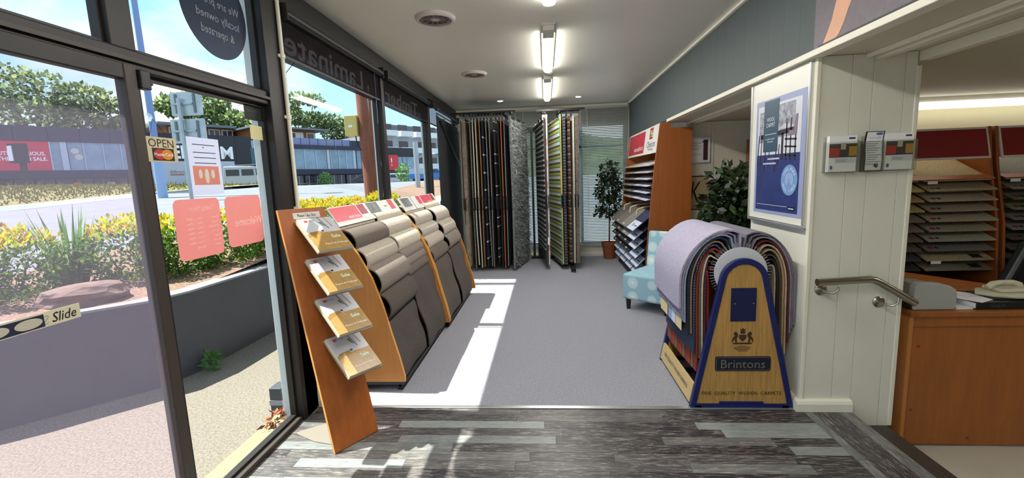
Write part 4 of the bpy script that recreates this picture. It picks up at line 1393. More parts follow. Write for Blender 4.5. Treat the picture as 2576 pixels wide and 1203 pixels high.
for k, (a0, a1, b0, b1, c) in enumerate([(1.44, 1.62, 0.30, 0.335, 'A8182A'), (1.44, 1.49, 0.265, 0.295, '7A2A44'), (1.50, 1.56, 0.265, 0.295, 'D8B430'), (1.57, 1.62, 0.265, 0.295, '6A7A3A'), (1.44, 1.49, 0.225, 0.26, '34304A'), (1.50, 1.56, 0.225, 0.26, '5E9A3E'), (1.57, 1.62, 0.225, 0.26, 'C8A83A'), (1.44, 1.62, 0.19, 0.22, 'A8182A')]):
    flat('logo_block', mat('logo_%d' % k, c, 0.5), hd, hp(0, 0), A, B, rect(a0, a1, b0, b1))
text('lettering', 'Choices', mat('navy_print', '1B2A66', 0.5), hd, hp(1.56, 0.125, 0.001), A, B, h=0.085, w=0.46)
text('lettering', 'Flooring', mat('navy_print', '1B2A66', 0.5), hd, hp(1.56, 0.055, 0.001), A, B, h=0.045, w=0.26)
M_lbl = mat('swatch_label', 'C9D0E4', 0.5)


def make_swatch(y, xf, xb, w, zf, zb, m, labelled, text_label, parts=(True, True), shelf=True):
    t = thing('carpet_swatch', text_label, 'carpet sample', ((xf + xb) / 2, y, zf), 'carpet swatches on the tall display')
    d = Vector((xf - xb, 0, zf - zb))
    L_ = d.length
    d.normalize()
    nn = Vector((0, 1, 0)).cross(d)
    if nn.z < 0: nn = -nn
    O = Vector((xb, y - w / 2, zb))
    MB().prism(rect(0, L_, 0, w), O, d, Y3, nn * 0.008).build('board', m, t)
    if labelled:
        lo_ = L_ - 0.16
        lp = MB().prism(rect(lo_, L_ - 0.004, 0.015, w - 0.015), O + nn * 0.008, d, Y3, nn * 0.001).build('label', M_lbl, t)
        MB().prism(rect(lo_ + 0.07, lo_ + 0.085, w * 0.15, w * 0.5), O + nn * 0.009, d, Y3, nn * 0.0006).build('printed_line', mat('label_ink', '3A3E6A', 0.5), lp)
        MB().prism(rect(lo_ + 0.05, lo_ + 0.10, w * 0.6, w * 0.68), O + nn * 0.009, d, Y3, nn * 0.0006).build('printed_mark', mat('label_mark', '8A2A3A', 0.5), lp)
    else:
        MB().prism(rect(L_ - 0.045, L_ - 0.02, w * 0.55, w * 0.78), O + nn * 0.008, d, Y3, nn * 0.001).build('sticker', mat('grey_sticker', 'B9B8B2', 0.5), t)
    return t


COLN = ['nearest column', 'second column', 'third column', 'farthest column']
wid = 0.47
UP = [carpet_mat('s1', 'A3957F'), carpet_mat('s2', '8A8173'), carpet_mat('s3', '726A60'), carpet_mat('s4', '837B70'), carpet_mat('s5', '6B655E'), carpet_mat('s6', '98897A')]
UPN = ['sandy', 'stone grey', 'brown grey', 'warm grey', 'dark taupe', 'light brown']
M_navy = mat('navy_board', '20284A', 0.8)
shf = MB()
for r_ in range(6):
    zf = 1.595 - r_ * 0.088
    for c_ in range(4):
        y = 5.93 + c_ * 0.486
        lb = (c_ < 2)
        nm = 'navy backed' if lb and r_ > 2 else UPN[r_]
        make_swatch(y, 1.245 + 0.012 * (5 - r_) * 0.6, 1.60, wid, zf - 0.015, zf + 0.075, M_navy if (lb and r_ > 2) else UP[r_], lb, '%s carpet swatch, %s row of the upper shelves, %s' % (nm, ORD[r_] if r_ else 'top', COLN[c_]))
    shf_ = MB().prism([(1.30, zf - 0.015), (1.70, zf + 0.058), (1.70, zf + 0.066), (1.30, zf - 0.007)], (0, 5.68, 0), X3, Z3, (0, 1.94, 0)).build('shelf', M_orange_dk, cu_)
LOW = [[('navy', M_navy, 1), ('mottled grey', carpet_mat('g1', '7F7B72'), 0), ('taupe grey', carpet_mat('g2', '6E675F'), 0), ('taupe grey', carpet_mat('g2', '6E675F'), 0)],
       [('navy', M_navy, 1), ('silver grey', carpet_mat('g3', '888680'), 0), ('dark taupe', carpet_mat('g4', '4A443E'), 0), ('dark taupe', carpet_mat('g4', '4A443E'), 0)],
       [('navy', M_navy, 1), ('black', carpet_mat('k1', '1E1D1F'), 0), ('charcoal', carpet_mat('k2', '2A2828'), 0), ('charcoal', carpet_mat('k2', '2A2828'), 0)],
       [('navy', M_navy, 1), ('black', carpet_mat('k1', '1E1D1F'), 0), ('black', carpet_mat('k1', '1E1D1F'), 0), ('black', carpet_mat('k1', '1E1D1F'), 0)],
       [('white labelled', M_navy, 1), ('white labelled', M_navy, 1), ('white labelled', M_navy, 1), ('white labelled', M_navy, 1)],
       [('white labelled', M_navy, 1), ('white labelled', M_navy, 1), ('white labelled', M_navy, 1), ('white labelled', M_navy, 1)]]
for r_, rw in enumerate(LOW):
    zf = 0.84 - r_ * 0.118
    for c_, (nm, m, lb) in enumerate(rw):
        y = 5.93 + c_ * 0.486
        x_ = 1.09 + r_ * 0.012
        make_swatch(y, x_, 1.38, wid, zf - 0.08, zf + 0.17, m, lb, '%s carpet board, %s row of the lower steps, %s' % (nm, ORD[r_], COLN[c_]))
for k in range(3):
    y = 6.17 + k * 0.486
    MB().tube([(1.52, y, 1.055), (1.33, y, 1.035), (1.24, y, 1.0), (1.23, y, 0.93)], 0.014, 8).build('divider_hook', mat('beige_hook', 'B9A98E', 0.5), cu_, smooth=True)

# ================================================================== PLANTS INDOORS
M_leafA = mat('ficus_leaf', '223018', 0.45, var=0.3, vscale=9)
M_leafB = mat('ficus_leaf_light', '3F5A2E', 0.45, var=0.2, vscale=9)
M_bark = mat('grey_bark', '5E5142', 0.85, var=0.3, vscale=20)
M_terra = mat('terracotta', '8A4A2C', 0.75, var=0.1, vscale=10)


def indoor_tree(name, label, x, y, pot_r, pot_h, blobs, n, size, stems):
    t = thing(name, label, 'plant', (x, y, 0.004))
    MB().lathe([(pot_r * 0.72, 0), (pot_r * 0.95, pot_h * 0.8), (pot_r * 1.05, pot_h * 0.8), (pot_r * 1.07, pot_h), (pot_r * 0.95, pot_h), (pot_r * 0.9, pot_h * 0.88), (0, pot_h * 0.88)], (x, y, 0.004), n=24).build('pot', M_terra, t, smooth=True)
    for pts, r in stems:
        MB().tube([(x + a, y + b, c) for a, b, c in pts], r, 7).build('stem', M_bark, t, smooth=True)
    P, hgt = leaves([((x + a, y + b, c), rr_) for (a, b, c), rr_ in blobs], n, size, 0.5, 0.35, 0.5)
    o = quads('foliage', P, [M_leafA, M_leafB], (RNG.random(n) < 0.22).astype(int), t)
    tag(o, kind='stuff')
    return t


indoor_tree('indoor_fig_tree', 'dark leaved indoor fig tree in a terracotta pot beside the back blinds', 1.10, 7.93, 0.13, 0.30,
            [((0.0, 0, 1.52), (0.18, 0.16, 0.22)), ((0.0, 0, 1.25), (0.24, 0.17, 0.26)), ((0.02, 0, 0.95), (0.20, 0.14, 0.22)), ((-0.14, 0, 0.85), (0.12, 0.08, 0.08))], 1200, 0.075,
            [([(0, 0, 0.25), (0.01, 0.01, 0.8), (0.0, 0, 1.4)], [0.014, 0.012, 0.006]), ([(0.01, 0, 0.7), (-0.08, 0, 1.0)], [0.006, 0.003])])
indoor_tree('artificial_tree', 'bushy green indoor tree standing in the alcove behind the drum stand', 2.02, 4.95, 0.17, 0.32,
            [((0, 0, 1.38), (0.24, 0.24, 0.18)), ((-0.06, -0.02, 1.10), (0.30, 0.26, 0.24)), ((0.12, 0, 0.95), (0.26, 0.24, 0.26)), ((-0.10, 0, 0.74), (0.24, 0.22, 0.16))], 1500, 0.11,
            [([(0, 0, 0.28), (0.02, 0.0, 0.8), (0.0, 0, 1.4)], [0.022, 0.018, 0.008]), ([(0.02, 0, 0.7), (-0.12, 0, 1.05)], [0.01, 0.005])])

# ================================================================== ALCOVE WALL
cf = thing('certificate_frame', 'silver framed certificate with maroon band on the alcove wall', 'picture frame', (1.95, 5.89, 1.59))
MB().box(1.815, 2.085, 5.884, 5.898, 1.59, 1.92).build('backing', M_paper, cf)
for d in ((1.815, 2.085, 1.59, 1.605), (1.815, 2.085, 1.905, 1.92), (1.815, 1.83, 1.605, 1.905), (2.07, 2.085, 1.605, 1.905)):
    MB().box(d[0], d[1], 5.872, 5.884, d[2], d[3]).build('frame_bar', M_alu, cf, bevel=0.003)
flat('maroon_band', mat('maroon_print', '4A1826', 0.5), cf, (0, 5.8838, 0), X3, Z3, rect(2.0, 2.055, 1.63, 1.885))
for k, z in enumerate((1.85, 1.84, 1.82, 1.80, 1.775, 1.765, 1.70)):
    flat('text_line', mat('grey_ink', '8A8890', 0.6), cf, (0, 5.8838, 0), X3, Z3, rect(1.86, 1.985 - 0.02 * (k % 3), z, z + 0.004))
MB().box(1.985, 2.04, 5.868, 5.8835, 1.855, 1.868).build('clip', M_black, cf)
sc_ = thing('calligraphy_scroll', 'beige hanging scroll with black brush lettering on the alcove wall', 'wall scroll', (1.97, 5.89, 1.0))
MB().box(1.835, 2.075, 5.888, 5.892, 1.01, 1.425).build('cloth', mat('scroll_cloth', 'B9A67C', 0.85, var=0.08, vscale=20), sc_)
for z in (1.008, 1.428):
    MB().tube([(1.82, 5.887, z), (2.095, 5.887, z)], 0.007, 8).build('rod', mat('dark_red_rod', '3A1A16', 0.5), sc_)
MB().tube([(1.94, 5.89, 1.43), (1.975, 5.893, 1.455), (2.01, 5.89, 1.43)], 0.002, 5).build('cord', M_black, sc_)
text('lettering', 'K', M_print_k, sc_, (1.91, 5.8875, 1.23), X3, Z3, h=0.26, w=0.13, italic=0.25)
text('lettering', 'ins', M_print_k, sc_, (2.01, 5.8875, 1.15), X3, Z3, h=0.09, w=0.11, italic=0.1)
MB().prism([(1.90, 1.045), (2.06, 1.06), (2.055, 1.07), (1.90, 1.058)], (0, 5.8865, 0), X3, Z3, (0, 0.001, 0)).build('brush_stroke', M_print_k, sc_)
cb_ = thing('alcove_cabinet', 'tall brown wooden cabinet side half hidden at the back of the alcove', 'cabinet', (2.72, 5.65, 0.0))
MB().box(2.52, 2.93, 5.42, 5.87, 0.06, 1.86).build('body', M_orange_dk, cb_, bevel=0.002)
MB().box(2.53, 2.92, 5.43, 5.86, 0.004, 0.06).build('plinth', M_black, cb_)
MB().box(2.53, 2.92, 5.400, 5.418, 0.08, 1.84).build('door', M_orange_dk, cb_, bevel=0.002)

# ================================================================== POSTER BOARD ON THE PILLAR SIDE
pb = thing('poster_board', 'white aluminium framed board with navy wool carpet poster on the pillar side', 'poster', (1.525, 3.1, 1.14))
A, B = Vector(NY), Vector(Z3)
MB().box(1.522, 1.539, 2.75, 3.465, 1.145, 2.098).build('board', mat('whiteboard', 'DAD9CE', 0.35), pb)
for d in ((2.74, 3.475, 1.135, 1.153), (2.74, 3.475, 2.088, 2.106), (2.74, 2.758, 1.153, 2.088), (3.457, 3.475, 1.153, 2.088)):
    MB().box(1.512, 1.539, d[0], d[1], d[2], d[3]).build('frame_bar', M_alu, pb, bevel=0.004)
MB().box(1.508, 1.522, 2.745, 3.46, 1.128, 1.140).build('pen_ledge', M_alu, pb)
pO = Vector((1.5215, 3.392, 1.19))
PW, PH = 0.617, 0.768
pr = flat('poster_sheet', mat('lavender_print', '8F98BE', 0.4), pb, pO, A, B, rect(0, PW, 0, PH), 0.001)
LV = [0.0011]


def pp(nm, m, poly, lv=1):
    O = pO + Vector((-1, 0, 0)) * (0.001 + 0.0005 * lv)
    return flat(nm, m, pr, O, A, B, [(a * PW, b * PH) for a, b in poly], 0.0004)


pp('floor_print', mat('navy_floor_print', '27346B', 0.4, var=0.25, vscale=12), rect(0.05, 0.93, 0.03, 0.52), 1)
pp('wall_print', mat('pale_wall_print', 'C6CAD2', 0.4), rect(0.05, 0.93, 0.52, 0.95), 1)
M_fol = mat('grey_foliage_print', '8C8F9C', 0.4, var=0.8, vscale=26)
pp('window_print', M_fol, rect(0.09, 0.20, 0.63, 0.90), 2)
pp('window_print', M_fol, rect(0.50, 0.82, 0.66, 0.93), 2)
M_ink = mat('chair_ink', '23222C', 0.4)
pp('table_print', M_ink, [(0.12, 0.70), (0.12, 0.66), (0.80, 0.685), (0.80, 0.725)], 3)
pp('table_print', mat('pale_top_print', 'B9BAC4', 0.4), [(0.50, 0.725), (0.62, 0.765), (0.80, 0.745), (0.80, 0.725)], 3)
pp('table_leg_print', M_ink, rect(0.575, 0.615, 0.47, 0.69), 3)
for k, (a, w_) in enumerate(((0.08, 0.02), (0.15, 0.015), (0.24, 0.02), (0.33, 0.015), (0.47, 0.02), (0.53, 0.015))):
    pp('chair_leg_print', M_ink, [(a, 0.70 - 0.1 * (k > 1)), (a + w_, 0.70 - 0.1 * (k > 1)), (a + w_ - 0.03, 0.42 - 0.05 * (k in (2, 4))), (a - 0.03, 0.42 - 0.05 * (k in (2, 4)))], 3)
for a in (0.66, 0.74, 0.83):
    pp('chair_leg_print', M_ink, [(a, 0.80), (a + 0.02, 0.80), (a + 0.02, 0.46), (a, 0.46)], 3)
for z in (0.50, 0.57, 0.63):
    pp('chair_rail_print', M_ink, [(0.64, z), (0.86, z - 0.012), (0.86, z + 0.002), (0.64, z + 0.014)], 3)
pp('chair_rail_print', mat('pale_chair_print', 'B0B2C6', 0.4), rect(0.20, 0.48, 0.435, 0.45), 4)
pp('chair_seat_print', mat('pale_chair_print', 'B0B2C6', 0.4), rect(0.30, 0.55, 0.475, 0.49), 4)
pp('chair_back_print', mat('mauve_chair_print', '7A6C7E', 0.4), [(0.70, 0.66), (0.86, 0.66), (0.87, 0.82), (0.83, 0.82), (0.80, 0.70), (0.72, 0.70)], 4)
pp('banner_print', mat('teal_banner_print', '2C4A5E', 0.4), rect(0.19, 0.50, 0.545, 0.985), 5)
q = lambda a, b, lv: pO + A * a * PW + B * b * PH + Vector((-1, 0, 0)) * (0.001 + 0.0005 * lv)
M_pw = mat('poster_white_print', 'DDE2E8', 0.4)
text('lettering', 'WOOL\nCARPET', M_pw, pr, q(0.345, 0.80, 6), A, B, h=0.062, w=0.115)
pp('banner_rule', M_pw, rect(0.22, 0.47, 0.695, 0.699), 6)
text('lettering', 'Luxurious comfort\nand warmth', M_pw, pr, q(0.345, 0.645, 6), A, B, h=0.03, w=0.12, italic=0.2)
pp('roundel_print', mat('roundel_blue_print', '6E92C4', 0.4), ellipse(0.76, 0.30, 0.155, 0.125), 5)
for r1, r2 in ((0.0155, 0.0135), (0.029, 0.026), (0.042, 0.039)):
    n = 36
    O = q(0.76, 0.30, 6)
    g = MB()
    a0, a1 = math.radians(-50), math.radians(230)
    ou = [(r1 * math.cos(a0 + (a1 - a0) * k / n), r1 * math.sin(a0 + (a1 - a0) * k / n)) for k in range(n + 1)]
    inn = [(r2 * math.cos(a0 + (a1 - a0) * k / n), r2 * math.sin(a0 + (a1 - a0) * k / n)) for k in range(n + 1)]
    for k in range(n):
        g._add([O + A * p[0] + B * p[1] for p in (ou[k], ou[k + 1], inn[k + 1], inn[k])], [(0, 1, 2, 3)])
    g.build('roundel_ring', M_pw, pr)


def arc_text(s, C, R, a_mid, step, m, parent, h, up_out=True):
    """letters set round a circle, each its own small piece of print"""
    n = len(s)
    for i, chx in enumerate(s):
        if chx == ' ': continue
        a = math.radians(a_mid + (-(i - (n - 1) / 2) * step if up_out else (i - (n - 1) / 2) * step))
        c = C + A * R * math.cos(a) + B * R * math.sin(a)
        up = A * math.cos(a) + B * math.sin(a)
        if not up_out: up = -up
        rt = up.cross(Vector((-1, 0, 0)))
        text('lettering', chx, m, parent, c, rt, up, h=h)


arc_text('100% PURE', q(0.76, 0.30, 6), 0.070, 90, 15, M_pw, pr, 0.020)
arc_text('WOOL FIBRE', q(0.76, 0.30, 6), 0.070, 270, 14, M_pw, pr, 0.020, False)
pp('base_rule', M_pw, rect(0.10, 0.74, 0.078, 0.081), 5)
pp('maker_tag', mat('deep_navy_print', '151A3A', 0.4), rect(0.755, 0.885, 0.052, 0.085), 5)
flat('maker_line', M_pw, pr, q(0.82, 0.068, 6), A, B, rect(-0.03, 0.03, -0.003, 0.003), 0.0004)

# ---- photo panel on the bulkhead above
hp_ = thing('photo_panel', 'large photo print of an arm holding a phone on the grey bulkhead', 'wall print', (1.505, 2.0, 2.14))
MB().box(1.502, 1.509, 0.9, 2.705, 2.142, 2.735).build('sheet', mat('mauve_wall_print', '6A6068', 0.5, var=0.12, vscale=22, bump=0.2, bscale=40), hp_)
MB().box(1.500, 1.5095, 0.9, 2.66, 2.136, 2.150).build('dark_border', mat('dark_slate_print', '23292E', 0.5), hp_)  # dark border along the bottom edge of the print
M_skin = mat('skin_print', 'D3A081', 0.5, var=0.07, vscale=8)
Oh = (1.5015, 0, 0)
hand = lambda nm, m, pts, t=0.0006, lv=0: MB().prism([(-y, z) for y, z in pts], (1.5015 - 0.0008 * lv, 0, 0), NY, Z3, (-t, 0, 0)).build(nm, m, hp_)
hand('arm_print', M_skin, [(2.62, 2.150), (2.585, 2.20), (2.555, 2.25), (2.535, 2.31), (2.515, 2.36), (2.47, 2.40), (2.40, 2.43), (2.36, 2.40), (2.37, 2.35), (2.395, 2.31), (2.43, 2.26), (2.455, 2.21), (2.49, 2.165), (2.515, 2.150)])
hand('thumb_print', mat('skin_print_light', 'DFB093', 0.5), [(2.415, 2.30), (2.375, 2.335), (2.33, 2.385), (2.315, 2.425), (2.345, 2.43), (2.38, 2.38), (2.41, 2.335)], lv=1)
hand('phone_print', mat('phone_print', '2B211C', 0.4), [(2.49, 2.325), (2.40, 2.315), (2.33, 2.45), (2.42, 2.50), (2.50, 2.42)], lv=2)

# ================================================================== PILLAR FRONT: HANDRAIL AND BROCHURE POCKETS
hr = thing('handrail', 'short bent stainless steel handrail on the pillar', 'handrail', (1.83, 2.66, 0.70))
MB().tube([(1.555, 2.64, 0.832), (1.70, 2.64, 0.838), (1.845, 2.64, 0.845), (1.872, 2.64, 0.838), (1.90, 2.64, 0.824), (2.10, 2.64, 0.700)], 0.0215, 18).build('rail', M_steel, hr, smooth=True)
for x, z, zr in ((1.622, 0.768, 0.81), (1.955, 0.688, 0.765)):
    MB().lathe([(0.034, 0.0), (0.034, 0.006), (0.028, 0.012), (0.0, 0.016)], (x, 2.7185, z), NY, n=22).build('wall_flange', M_steel, hr, smooth=True)
    MB().tube([(x, 2.705, z), (x + 0.005, 2.675, z - 0.005), (x + 0.03, 2.648, z - 0.004), (x + 0.052, 2.642, z + 0.012), (x + 0.054, 2.640, zr - 0.01)], 0.0075, 8).build('bracket', M_steel, hr, smooth=True)
M_acr = glass('acrylic', (0.93, 0.94, 0.92), 0.05, haze=0.06, hazecol=(0.9, 0.9, 0.88))


def pocket(x0, x1, z0, z1, label):
    t = thing('brochure_pocket', label, 'brochure holder', ((x0 + x1) / 2, 2.70, z0), 'clear brochure pockets on the pillar')
    MB().box(x0, x1, 2.7165, 2.7190, z0, z1 + 0.03).build('back', M_acr, t)
    MB().box(x0, x1, 2.672, 2.6745, z0, z1).build('front', M_acr, t)
    MB().box(x0, x1, 2.672, 2.719, z0 - 0.003, z0).build('base', M_acr, t)
    for xa in (x0, x1 - 0.0025):
        MB().box(xa, xa + 0.0025, 2.6745, 2.7165, z0, z1).build('side', M_acr, t)
    return t


def brochure(x0, x1, z0, z1, label):
    t = thing('brochure', label, 'brochure', ((x0 + x1) / 2, 2.69, z0))
    w, h = x1 - x0, z1 - z0
    MB().box(x0, x1, 2.684, 2.712, z0, z1).build('pages', M_paper, t)
    f = lambda nm, m, a0, a1, b0, b1, lv=0: flat(nm, m, t, (x0, 2.6839 - 0.0005 * lv, z0), X3, Z3, rect(a0 * w, a1 * w, b0 * h, b1 * h), 0.0004)
    f('photo_print', mat('dark_photo_print', '3E352C', 0.4, var=0.5, vscale=30), 0, 1, 0.42, 0.78)
    f('red_print', mat('red_square_print', 'B23226', 0.4), 0, 0.38, 0.42, 0.66, 1)
    f('tan_print', mat('tan_square_print', 'B48B34', 0.4), 0.72, 1, 0.44, 0.70, 1)
    f('pale_print', mat('pale_leg_print', 'B9B5AA', 0.4), 0.42, 0.60, 0.62, 0.80, 1)
    f('navy_line', mat('navy_line_print', '1B2154', 0.4), 0, 1, 0.40, 0.425, 1)
    f('logo_print', mat('navy_line_print', '1B2154', 0.4), 0.70, 0.92, 0.90, 0.945)
    f('title_box', mat('pale_grey_print', 'D3D4DA', 0.4), 0.22, 1, 0.24, 0.38)
    for k, b in enumerate((0.32, 0.28)):
        f('title_line', mat('grey_ink', '8A8890', 0.6), 0.27, 0.68 - 0.04 * k, b, b + 0.014, 1)
    f('badge_print', mat('blue_badge_print', '3A5684', 0.4), 0.06, 0.15, 0.07, 0.17)
    return t


pocket(1.590, 1.772, 1.46, 1.632, 'clear brochure pocket leftmost on the pillar')
brochure(1.604, 1.752, 1.464, 1.665, 'white flooring brochure with red and tan photo in the left pillar pocket')
pocket(1.895, 2.066, 1.462, 1.632, 'clear brochure pocket rightmost on the pillar beside the office opening')
brochure(1.906, 2.050, 1.466, 1.668, 'white flooring brochure with red and tan photo in the right pillar pocket')
pocket(1.794, 1.888, 1.458, 1.628, 'narrow clear pocket holding the leaflet between the two brochures')
lf = thing('leaflet', 'narrow black edged carpet care leaflet between the two brochures', 'leaflet', (1.84, 2.69, 1.46))
bend = [(0.004, 1.462), (0.010, 1.52), (0.004, 1.58), (0.002, 1.63), (0.012, 1.682)]
MB().sheet([(-a + 2.6985, z) for a, z in bend], 0.002, X3, 0.10, (1.797, 0, 0), Y3, Z3).build('card', M_print_k, lf)
MB().sheet([(-a + 2.6965, z) for a, z in ((0.0045, 1.467), (0.010, 1.52), (0.004, 1.58), (0.0022, 1.63), (0.011, 1.678))], 0.001, X3, 0.086, (1.805, 0, 0), Y3, Z3).build('sheet', M_paper, lf)
MB().prism(ellipse(0, 0, 0.019, 0.007, 20), (1.868, 2.6835, 1.668), X3, (0, -0.12, 1), (0, -0.001, 0)).build('logo_print', mat('blue_logo_print', '3E6FA4', 0.4), lf)
text('lettering', 'SCOTCARE', mat('slate_ink', '6F7688', 0.5), lf, (1.85, 2.6905, 1.648), X3, Z3, h=0.011, w=0.062)
for k in range(11):
    z = 1.625 - k * 0.0125
    MB().box(1.808, 1.880 - 0.012 * (k % 3), 2.6835 if z < 1.56 else 2.689, 2.6842 if z < 1.56 else 2.6897, z, z + 0.0035).build('text_line', mat('grey_ink', '8A8890', 0.6), lf)
MB().prism([(0, 0), (0.012, 0.018), (0.018, 0.006), (0.022, 0.02), (0.026, 0.0), (0.018, -0.012)], (1.845, 2.6843, 1.49), X3, Z3, (0, -0.0006, 0)).build('butterfly_print', mat('dark_butterfly_print', '32302E', 0.5), lf)

# ================================================================== OFFICE: DESK AND THINGS ON IT
dk = thing('office_desk', 'brown wooden office desk with panelled front beside the pillar', 'desk', (3.1, 3.15, -0.30))
M_desk = mat('desk_laminate', '9A5B26', 0.42, var=0.13, vscale=4, stretch=(5, 5, 0.7))
MB().box(2.20, 4.10, 2.79, 3.42, 0.563, 0.595).build('desk_top', M_desk, dk, bevel=0.004)
MB().box(2.225, 4.08, 2.815, 2.835, -0.285, 0.563).build('front_panel', M_desk, dk)
MB().box(2.20, 2.225, 2.795, 3.41, -0.30, 0.563).build('side_panel', mat('desk_edge', 'B9783A', 0.42), dk, bevel=0.003)
MB().box(4.08, 4.10, 2.795, 3.41, -0.30, 0.563).build('side_panel', M_desk, dk)
MB().box(2.225, 4.08, 2.805, 2.8155, 0.50, 0.563).build('apron', M_desk, dk)
for x, z in ((2.28, 0.37), (2.27, -0.05), (2.62, -0.24)):
    MB().lathe([(0.010, 0), (0.008, 0.002), (0, 0.002)], (x, 2.8148, z), NY, n=12).build('screw_cap', mat('screw_cap_brown', '6E4420', 0.5), dk)
rt = thing('return_desk', 'orange wood return desk behind the front desk', 'desk', (2.75, 3.9, -0.30))
MB().prism([(2.40, 3.43), (3.30, 3.43), (2.95, 4.02), (2.40, 4.02)], (0, 0, 0.555), X3, Y3, (0, 0, 0.03)).build('desk_top', mat('return_laminate', 'A8622A', 0.4, var=0.1, vscale=4), rt)
for x, y in ((2.46, 3.5), (3.15, 3.48), (2.46, 3.42 + 0.5), (2.88, 3.92)):
    MB().box(x - 0.02, x + 0.02, y - 0.02, y + 0.02, (-0.30 if (y < 3.47 or x > 2.95) else 0.004), 0.555).build('leg', M_blackm, rt)
# grey desktop machine
gm = thing('label_machine', 'grey rounded desktop machine at the desk corner behind the handrail', 'office machine', (2.36, 2.93, 0.595))
prf = [(0.0, 0.0), (0.235, 0.0), (0.242, 0.01), (0.245, 0.09), (0.237, 0.125), (0.20, 0.150), (0.13, 0.168), (0.03, 0.172), (0.008, 0.165), (0.0, 0.14)]
MB().prism(prf, (2.245, 2.83, 0.597), X3, Z3, (0, 0.05, 0)).build('front_shell', mat('grey_plastic', 'A3A6A2', 0.45), gm, bevel=0.008)
MB().prism([(0.0, 0.012), (0.215, 0.012), (0.215, 0.12), (0.12, 0.158), (0.0, 0.16)], (2.25, 2.88, 0.597), X3, Z3, (0, 0.12, 0)).build('rear_shell', mat('warm_grey_plastic', '8A857A', 0.5), gm, bevel=0.006)
MB().box(2.228, 2.252, 2.845, 2.98, 0.600, 0.68).build('slot_panel', M_black, gm)
bn_ = thing('ring_binder', 'black lever binder lettered QUILTS lying flat on the desk', 'binder', (2.78, 2.95, 0.595))
MB().box(2.60, 3.00, 2.83, 3.10, 0.5955, 0.600).box(2.60, 3.00, 2.83, 3.10, 0.636, 0.641).box(2.60, 3.00, 2.826, 2.832, 0.5955, 0.641).build('cover', M_black, bn_)
MB().box(2.605, 2.99, 2.834, 3.09, 0.601, 0.635).build('pages', M_paper, bn_)
text('lettering', 'QUILTS', mat('faint_grey_print', '5A5A5A', 0.5), bn_, (2.72, 2.8255, 0.618), X3, Z3, h=0.02)
pa = thing('paper_sheet', 'white written sheet slipping off the black binder', 'paper', (2.58, 2.95, 0.62))
MB().prism([(2.50, 3.06), (2.62, 2.815), (2.84, 2.93), (2.68, 3.10)], (0, 0, 0.6425), X3, Y3, (0, 0, 0.0012)).build('sheet', M_paper, pa)
for k in range(4):
    MB().prism([(2.56 + 0.02 * k, 3.03 - 0.03 * k), (2.68 + 0.02 * k, 3.05 - 0.03 * k), (2.68 + 0.02 * k, 3.054 - 0.03 * k), (2.56 + 0.02 * k, 3.034 - 0.03 * k)], (0, 0, 0.6438), X3, Y3, (0, 0, 0.0003)).build('handwriting', mat('grey_ink', '8A8890', 0.6), pa)
p2_ = thing('note_pad', 'small white pad lying between the grey machine and binder', 'note pad', (2.54, 2.90, 0.595))
MB().box(2.50, 2.595, 2.84, 2.98, 0.5955, 0.606).build('pad', M_paper, p2_)
ph_ = thing('telephone', 'cream desk telephone with handset on the black binder', 'telephone', (2.86, 2.97, 0.642))
M_tel = mat('cream_plastic', 'C6C2A8', 0.45)
MB().prism([(2.72, 2.98), (2.76, 2.90), (2.86, 2.855), (2.98, 2.85), (3.02, 2.87), (3.02, 3.06), (2.80, 3.07)], (0, 0, 0.650), X3, Y3, (0, 0, 0.022)).build('base', M_tel, ph_, bevel=0.008)
MB().box(2.82, 3.0, 2.92, 3.05, 0.672, 0.695).build('keypad_ridge', M_tel, ph_, bevel=0.008)
MB().tube([(2.80, 2.99, 0.690), (2.83, 2.99, 0.712), (2.88, 2.99, 0.724), (2.95, 2.99, 0.722), (2.985, 2.99, 0.705), (2.99, 2.99, 0.690)], [0.018, 0.020, 0.015, 0.016, 0.022, 0.020], 12).build('handset', M_tel, ph_, smooth=True)
MB().box(2.74, 3.01, 2.87, 3.06, 0.6415, 0.650).build('stand_foot', M_black, ph_)
e1 = thing('envelope', 'pale blue and white envelope on the return desk', 'envelope', (2.52, 3.75, 0.585))
MB().prism([(2.44, 3.72), (2.62, 3.70), (2.66, 3.85), (2.46, 3.88)], (0, 0, 0.5855), X3, Y3, (0, 0, 0.004)).build('paper', mat('pale_blue_paper', 'C5DCE6', 0.6), e1)
MB().prism([(2.45, 3.77), (2.63, 3.755), (2.635, 3.775), (2.455, 3.79)], (0, 0, 0.5896), X3, Y3, (0, 0, 0.0005)).build('blue_stripe', mat('blue_stripe', '5D93B8', 0.6), e1)
e2 = thing('carpet_offcut', 'grey striped sample card stack on the return desk', 'sample card', (2.72, 3.62, 0.585))
MB().prism([(2.57, 3.62), (2.74, 3.50), (2.90, 3.66), (2.72, 3.78)], (0, 0, 0.5855), X3, Y3, (0, 0, 0.006)).build('card', mat('grey_card', '76736A', 0.7, var=0.2, vscale=60), e2)
oc = thing('office_chair', 'black high backed office chair at the right edge of the photo', 'chair', (3.75, 3.75, -0.30))
MB().prism([(3.55, 0.34), (3.60, 0.32), (4.15, 0.36), (4.15, 0.86), (3.86, 0.90), (3.74, 0.84), (3.62, 0.56)], (0, 3.70, 0), X3, Z3, (0, 0.10, 0)).build('backrest', mat('black_leather', '16181B', 0.4), oc, bevel=0.03, seg=3)
MB().box(3.58, 4.12, 3.78, 4.05, 0.12, 0.22).build('seat', mat('black_leather', '16181B', 0.4), oc, bevel=0.03, seg=3)
MB().tube([(3.85, 3.92, -0.22), (3.85, 3.92, 0.12)], 0.028, 10).build('gas_column', M_blackm, oc)
